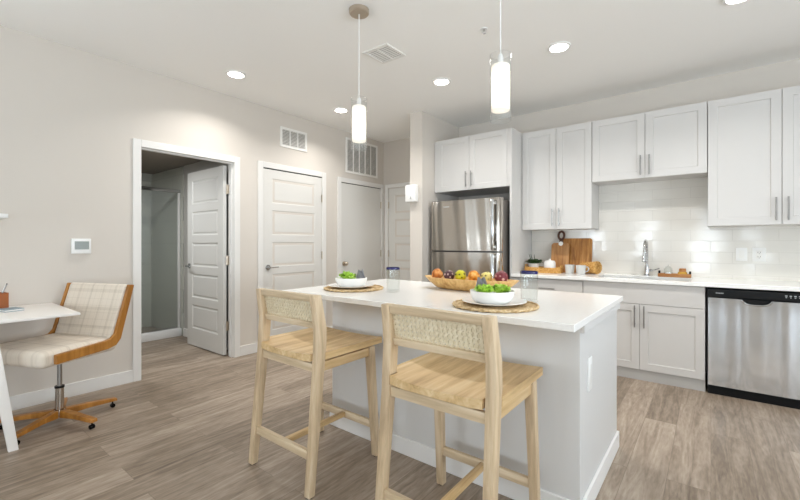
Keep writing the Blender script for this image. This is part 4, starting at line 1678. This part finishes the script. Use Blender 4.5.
o = MB().prism(rounded(-.180, .145, 0, .375, .025), 1, 0, .018).build('cutting_board', M['walnut'])
tag(o, 'large rectangular striped wood cutting board leaning on the backsplash', 'cutting board', 'wooden boards on the worktop')
lean(o, (-1.150, 4.600, ZT + .0005), -7)
bd = thing('cutting_board', 'smaller wood cutting board with dark ring handle in front of the large board', 'cutting board', (-1.312, 4.545, ZT + .0005), group='wooden boards on the worktop')
bd.rotation_euler = (R(-7), 0, 0)
MB().prism(rounded(-.100, .088, 0, .325, .035), 1, 0, .018).build('board', M['walnut2'], bd)
mb = MB()
mb.prism([(-.022, .318), (.022, .318), (.015, .365), (-.015, .365)], 1, .001, .017)
n = 28
mb.tube([(.030 * math.cos(2 * PI * i / n), .009, .408 + .044 * math.sin(2 * PI * i / n)) for i in range(n)], .0125, 8, closed=True)
mb.build('ring_handle', M['walnutd'], bd)
MB().cyl((0, .0005, .316), (0, -.002, .316), .024, 24).build('cord_disc', M['ceramic'], bd)

def mug(x, y, label, rz):
    t = thing('mug', label, 'mug', (x, y, ZT), rz, 'white mugs on the worktop')
    MB().lathe([(0, 0), (.036, 0), (.041, .006), (.049, .092), (.046, .092), (.038, .012), (0, .010)], 32).build('cup', M['mug'], t)
    MB().tube([(.044, 0, .074), (.064, 0, .078), (.074, 0, .058), (.064, 0, .034), (.041, 0, .026)], .0055, 8).build('handle', M['mug'], t)
    return t


mug(-1.168, 4.400, 'white mug next to the woven tray, left of the pair', R(-60))
mug(-1.052, 4.366, 'white mug in front of the rolled rattan mat, right of the pair', R(10))

# rolled rattan mat
rl = thing('rattan_roll', 'rolled golden rattan mat behind the white mugs', 'mat', (-1.008, 4.508, ZT + .064), R(-26))
mb = MB()
for i in range(24):
    u = -.105 + i * .0090
    rr = .044 + .018 * (i / 23) ** .7
    n = 40
    mb.tube([(u + .002 * math.sin(k * 1.57 + i), (rr + .0028 * math.cos(k * PI + i * PI)) * math.cos(2 * PI * k / n), -.064 + .006 + rr + (rr + .0028 * math.cos(k * PI + i * PI)) * .96 * math.sin(2 * PI * k / n)) for k in range(n)], .0058, 6, closed=True)
mb.build('woven_sheet', M['rattan'], rl)
mb = MB()
for q0, q1, off in ((.030, .060, .104), (.012, .030, .098)):
    pts = []
    for k in range(46):
        a = k * .29
        r = q0 + (q1 - q0) * k / 45
        pts.append((off, r * math.cos(a), .004 + r * .96 * math.sin(a)))
    mb.tube(pts, .0055, 6)
mb.build('spiral_end', M['rattan'], rl)

# faucet
fa = thing('faucet', 'chrome pull-down kitchen faucet behind the sink', 'faucet', (-0.496, 4.575, ZT))
MB().lathe([(0, 0), (.030, 0), (.030, .006), (.022, .014), (.019, .09), (.017, .10), (0, .10)], 24).build('base', M['chrome'], fa)
pts = [(0, 0, .09), (0, 0, .24)]
for i in range(1, 13):
    a = PI * i / 12
    pts.append((0, -.085 + .085 * math.cos(a), .24 + .105 * math.sin(a)))
pts.append((0, -.172, .215))
MB().tube(pts, .0125, 12).build('spout', M['chrome'], fa)
MB().cyl((0, -.1715, .225), (0, -.178, .145), .0155, 16, .0205).build('spray_head', M['chrome'], fa)
MB().cyl((0, -.178, .145), (0, -.1783, .141), .0185, 16).build('spray_face', M['black'], fa)
MB().cyl((.015, 0, .055), (.045, 0, .055), .013, 14).tube([(.040, 0, .055), (.070, -.01, .062), (.105, -.02, .078)], [.008, .007, .006], 8).build('lever', M['chrome'], fa)

# soap tray
so = thing('soap_tray', 'small wooden tray with black handles right of the faucet', 'tray', (-0.270, 4.545, ZT))
MB().box(-.128, .128, -.045, .045, 0, .008, .002).box(-.128, .128, -.045, -.038, .008, .032, .002).box(-.128, .128, .038, .045, .008, .032, .002).box(-.128, -.121, -.038, .038, .008, .032).box(.121, .128, -.038, .038, .008, .032).build('tray_body', M['traywood'], so, smooth=0)
for s in (-1, 1):
    MB().box(s * .119 - .008, s * .119 + .008, -.020, .020, .032, .058, .004).build('handle', M['blackm'], so)
jg = thing('glass_jar', 'small clear glass cloche on the soap tray', 'jar', (-0.318, 4.545, ZT + .0092))
MB().lathe([(.036, 0), (.037, .035), (.034, .065), (.020, .088), (.006, .094), (.006, .108), (0, .110), (0, .106), (.003, .090), (.018, .084), (.032, .063), (.035, .035), (.034, 0)], 32).build('dome', M['glass'], jg)
MB().lathe([(0, 0), (.030, 0), (.030, .012), (.016, .034), (0, .036)], 20).build('soap_bar', M['whitepl'], jg)
sb = thing('soap_bottle', 'short amber bottle with cork lid on the soap tray', 'bottle', (-0.208, 4.545, ZT + .0095))
MB().lathe([(0, 0), (.034, 0), (.037, .006), (.037, .034), (.030, .044), (0, .044)], 28).build('bottle_body', M['amber'], sb)
MB().lathe([(0, .044), (.026, .044), (.029, .060), (.024, .074), (0, .076)], 24).build('lid', M['traywood'], sb)

# ================================================================== DESK CORNER
dk = thing('desk', 'white desk with splayed leg at the left picture edge', 'desk', (-3.59, 0.03, 0))
MB().box(-.366, .366, -.75, .736, .738, .752, .002).build('desk_top', M['deskw'], dk)
for sx in (-1, 1):
    for sy in (-1, 1):
        mb = MB().bar([(sx * (.395 if sx > 0 else .345), sy * .415, 0), (sx * .335, sy * .320, .738)], .016, [.022, .030], .003)
        mb.build('leg', M['deskw'], dk)
MB().box(-.30, .30, -.335, -.305, .688, .738).box(-.30, .30, .305, .335, .688, .738).build('cross_rail', M['deskw'], dk)

pc = thing('pencil_box', 'square brown wooden pencil box on the desk', 'pencil holder', (-3.800, 0.455, .752), R(8))
mb = MB()
a_ = .042
mb.box(-a_, a_, -a_, a_, 0, .006).box(-a_, -a_ + .006, -a_, a_, .006, .115).box(a_ - .006, a_, -a_, a_, .006, .115).box(-a_ + .006, a_ - .006, -a_, -a_ + .006, .006, .115).box(-a_ + .006, a_ - .006, a_ - .006, a_, .006, .115)
mb.build('box', M['cupwood'], pc, smooth=0)
pn = thing('pen', 'grey pen standing in the brown pencil box', 'pen', (-3.800, 0.455, .758))
MB().cyl((-.012, -.012, .004), (.012, .040, .165), .0045, 10).build('barrel', M['handle'], pn)
MB().cyl((.012, .040, .165), (.0128, .0418, .170), .0035, 8).build('cap', M['blackm'], pn)
nb = thing('notebook', 'small blue-grey notebook lying on the desk', 'notebook', (-3.690, 0.500, .752), R(14))
MB().box(-.060, .060, -.050, .050, 0, .003).box(-.060, .060, -.050, .050, .012, .015).box(-.060, -.057, -.050, .050, .003, .012).build('cover', M['bluegrey'], nb, smooth=0)
MB().box(-.056, .057, -.047, .047, .0032, .0118).build('pages', M['paper'], nb, smooth=0)
pa = tag(MB().box(-.15, .15, -.11, .11, 0, .004).build('paper_pad', M['paper'], loc=(-3.395, 0.335, .752), smooth=0), 'white paper pad on the desk at the left picture edge', 'paper')

# desk chair
ck = thing('desk_chair', 'cream plaid swivel chair with honey wood frame tucked under the desk', 'chair', (-3.449, 0.706, 0), R(23))
# local: the sitter looks -y


def cushion(x0, x1, y0, y1, z0, z1, bev, m=None, uvax=(0, 1)):
    mb = MB()
    mb.box(x0, x1, y0, y1, z0, z1, bev, 4, m=m)
    return mb


def with_uv(o, ax):
    me = o.data
    uv = me.uv_layers.new(name='UVMap')
    for p in me.polygons:
        for li in p.loop_indices:
            co = me.vertices[me.loops[li].vertex_index].co
            uv.data[li].uv = (co[ax[0]] * 2.7, co[ax[1]] * 2.7)
    return o


HWC = .285
sm = Matrix.Rotation(R(4), 4, 'X')
o = cushion(-HWC + .018, HWC - .018, -.285, .20, .455, .558, .035, m=None).build('seat_cushion', M['plaid'], ck, smooth=60)
with_uv(o, (0, 1))
bm_ = Matrix.Translation((0, .175, .545)) @ Matrix.Rotation(R(-17), 4, 'X')
o = MB(bm_).box(-HWC + .018, HWC - .018, -.035, .026, -.03, .376, .025, 4).build('back_cushion', M['plaid'], ck, smooth=60)
with_uv(o, (0, 2))
for s in (-1, 1):
    # L-shaped side frame: seat rail, rounded elbow, back upright
    pts = [(-.222, .474), (.100, .486), (.160, .500), (.194, .538), (.296, .902), (.256, .907), (.152, .578), (.124, .552), (.080, .545), (-.222, .532)]
    mb = MB().prism(pts, 0, s * HWC - .012, s * HWC + .012, .004)
    mb.build('side_frame', M['chairwood'], ck, smooth=0)
MB().box(-.12, .12, -.14, .12, .434, .457, .004).build('seat_plate', M['blackm'], ck)
MB().tube([(-.10, -.06, .442), (-.20, -.10, .430), (-.27, -.13, .412)], [.006, .006, .010], 8).build('tilt_lever', M['black'], ck)
MB().cyl((0, 0, .245), (0, 0, .437), .014, 16).build('gas_rod', M['handle'], ck)
MB().cyl((0, 0, .085), (0, 0, .235), .024, 20).build('column_sleeve', M['steel'], ck)
MB().cyl((0, 0, .235), (0, 0, .248), .027, 20).build('collar', M['black'], ck)
MB().lathe([(0, .045), (.034, .045), (.038, .060), (.036, .085), (0, .088)], 24).build('hub', M['steel'], ck)
for i in range(5):
    a = R(72 * i - 3)
    rot = Matrix.Rotation(a, 4, 'Z')
    mb = MB(rot)
    mb.prism([(.03, .040), (.03, .090), (.15, .083), (.325, .066), (.330, .046), (.15, .050)], 1, -.021, .021, .004)
    lg = mb.build('base_leg', M['chairwood'], ck, smooth=0)
    mb = MB(rot)
    mb.cyl((.304, 0, .020), (.304, 0, .048), .005, 8)
    for s in (-1, 1):
        mb.cyl((.304, s * .003, .0145), (.304, s * .012, .0145), .0145, 16)
    mb.build('caster', M['black'], lg)
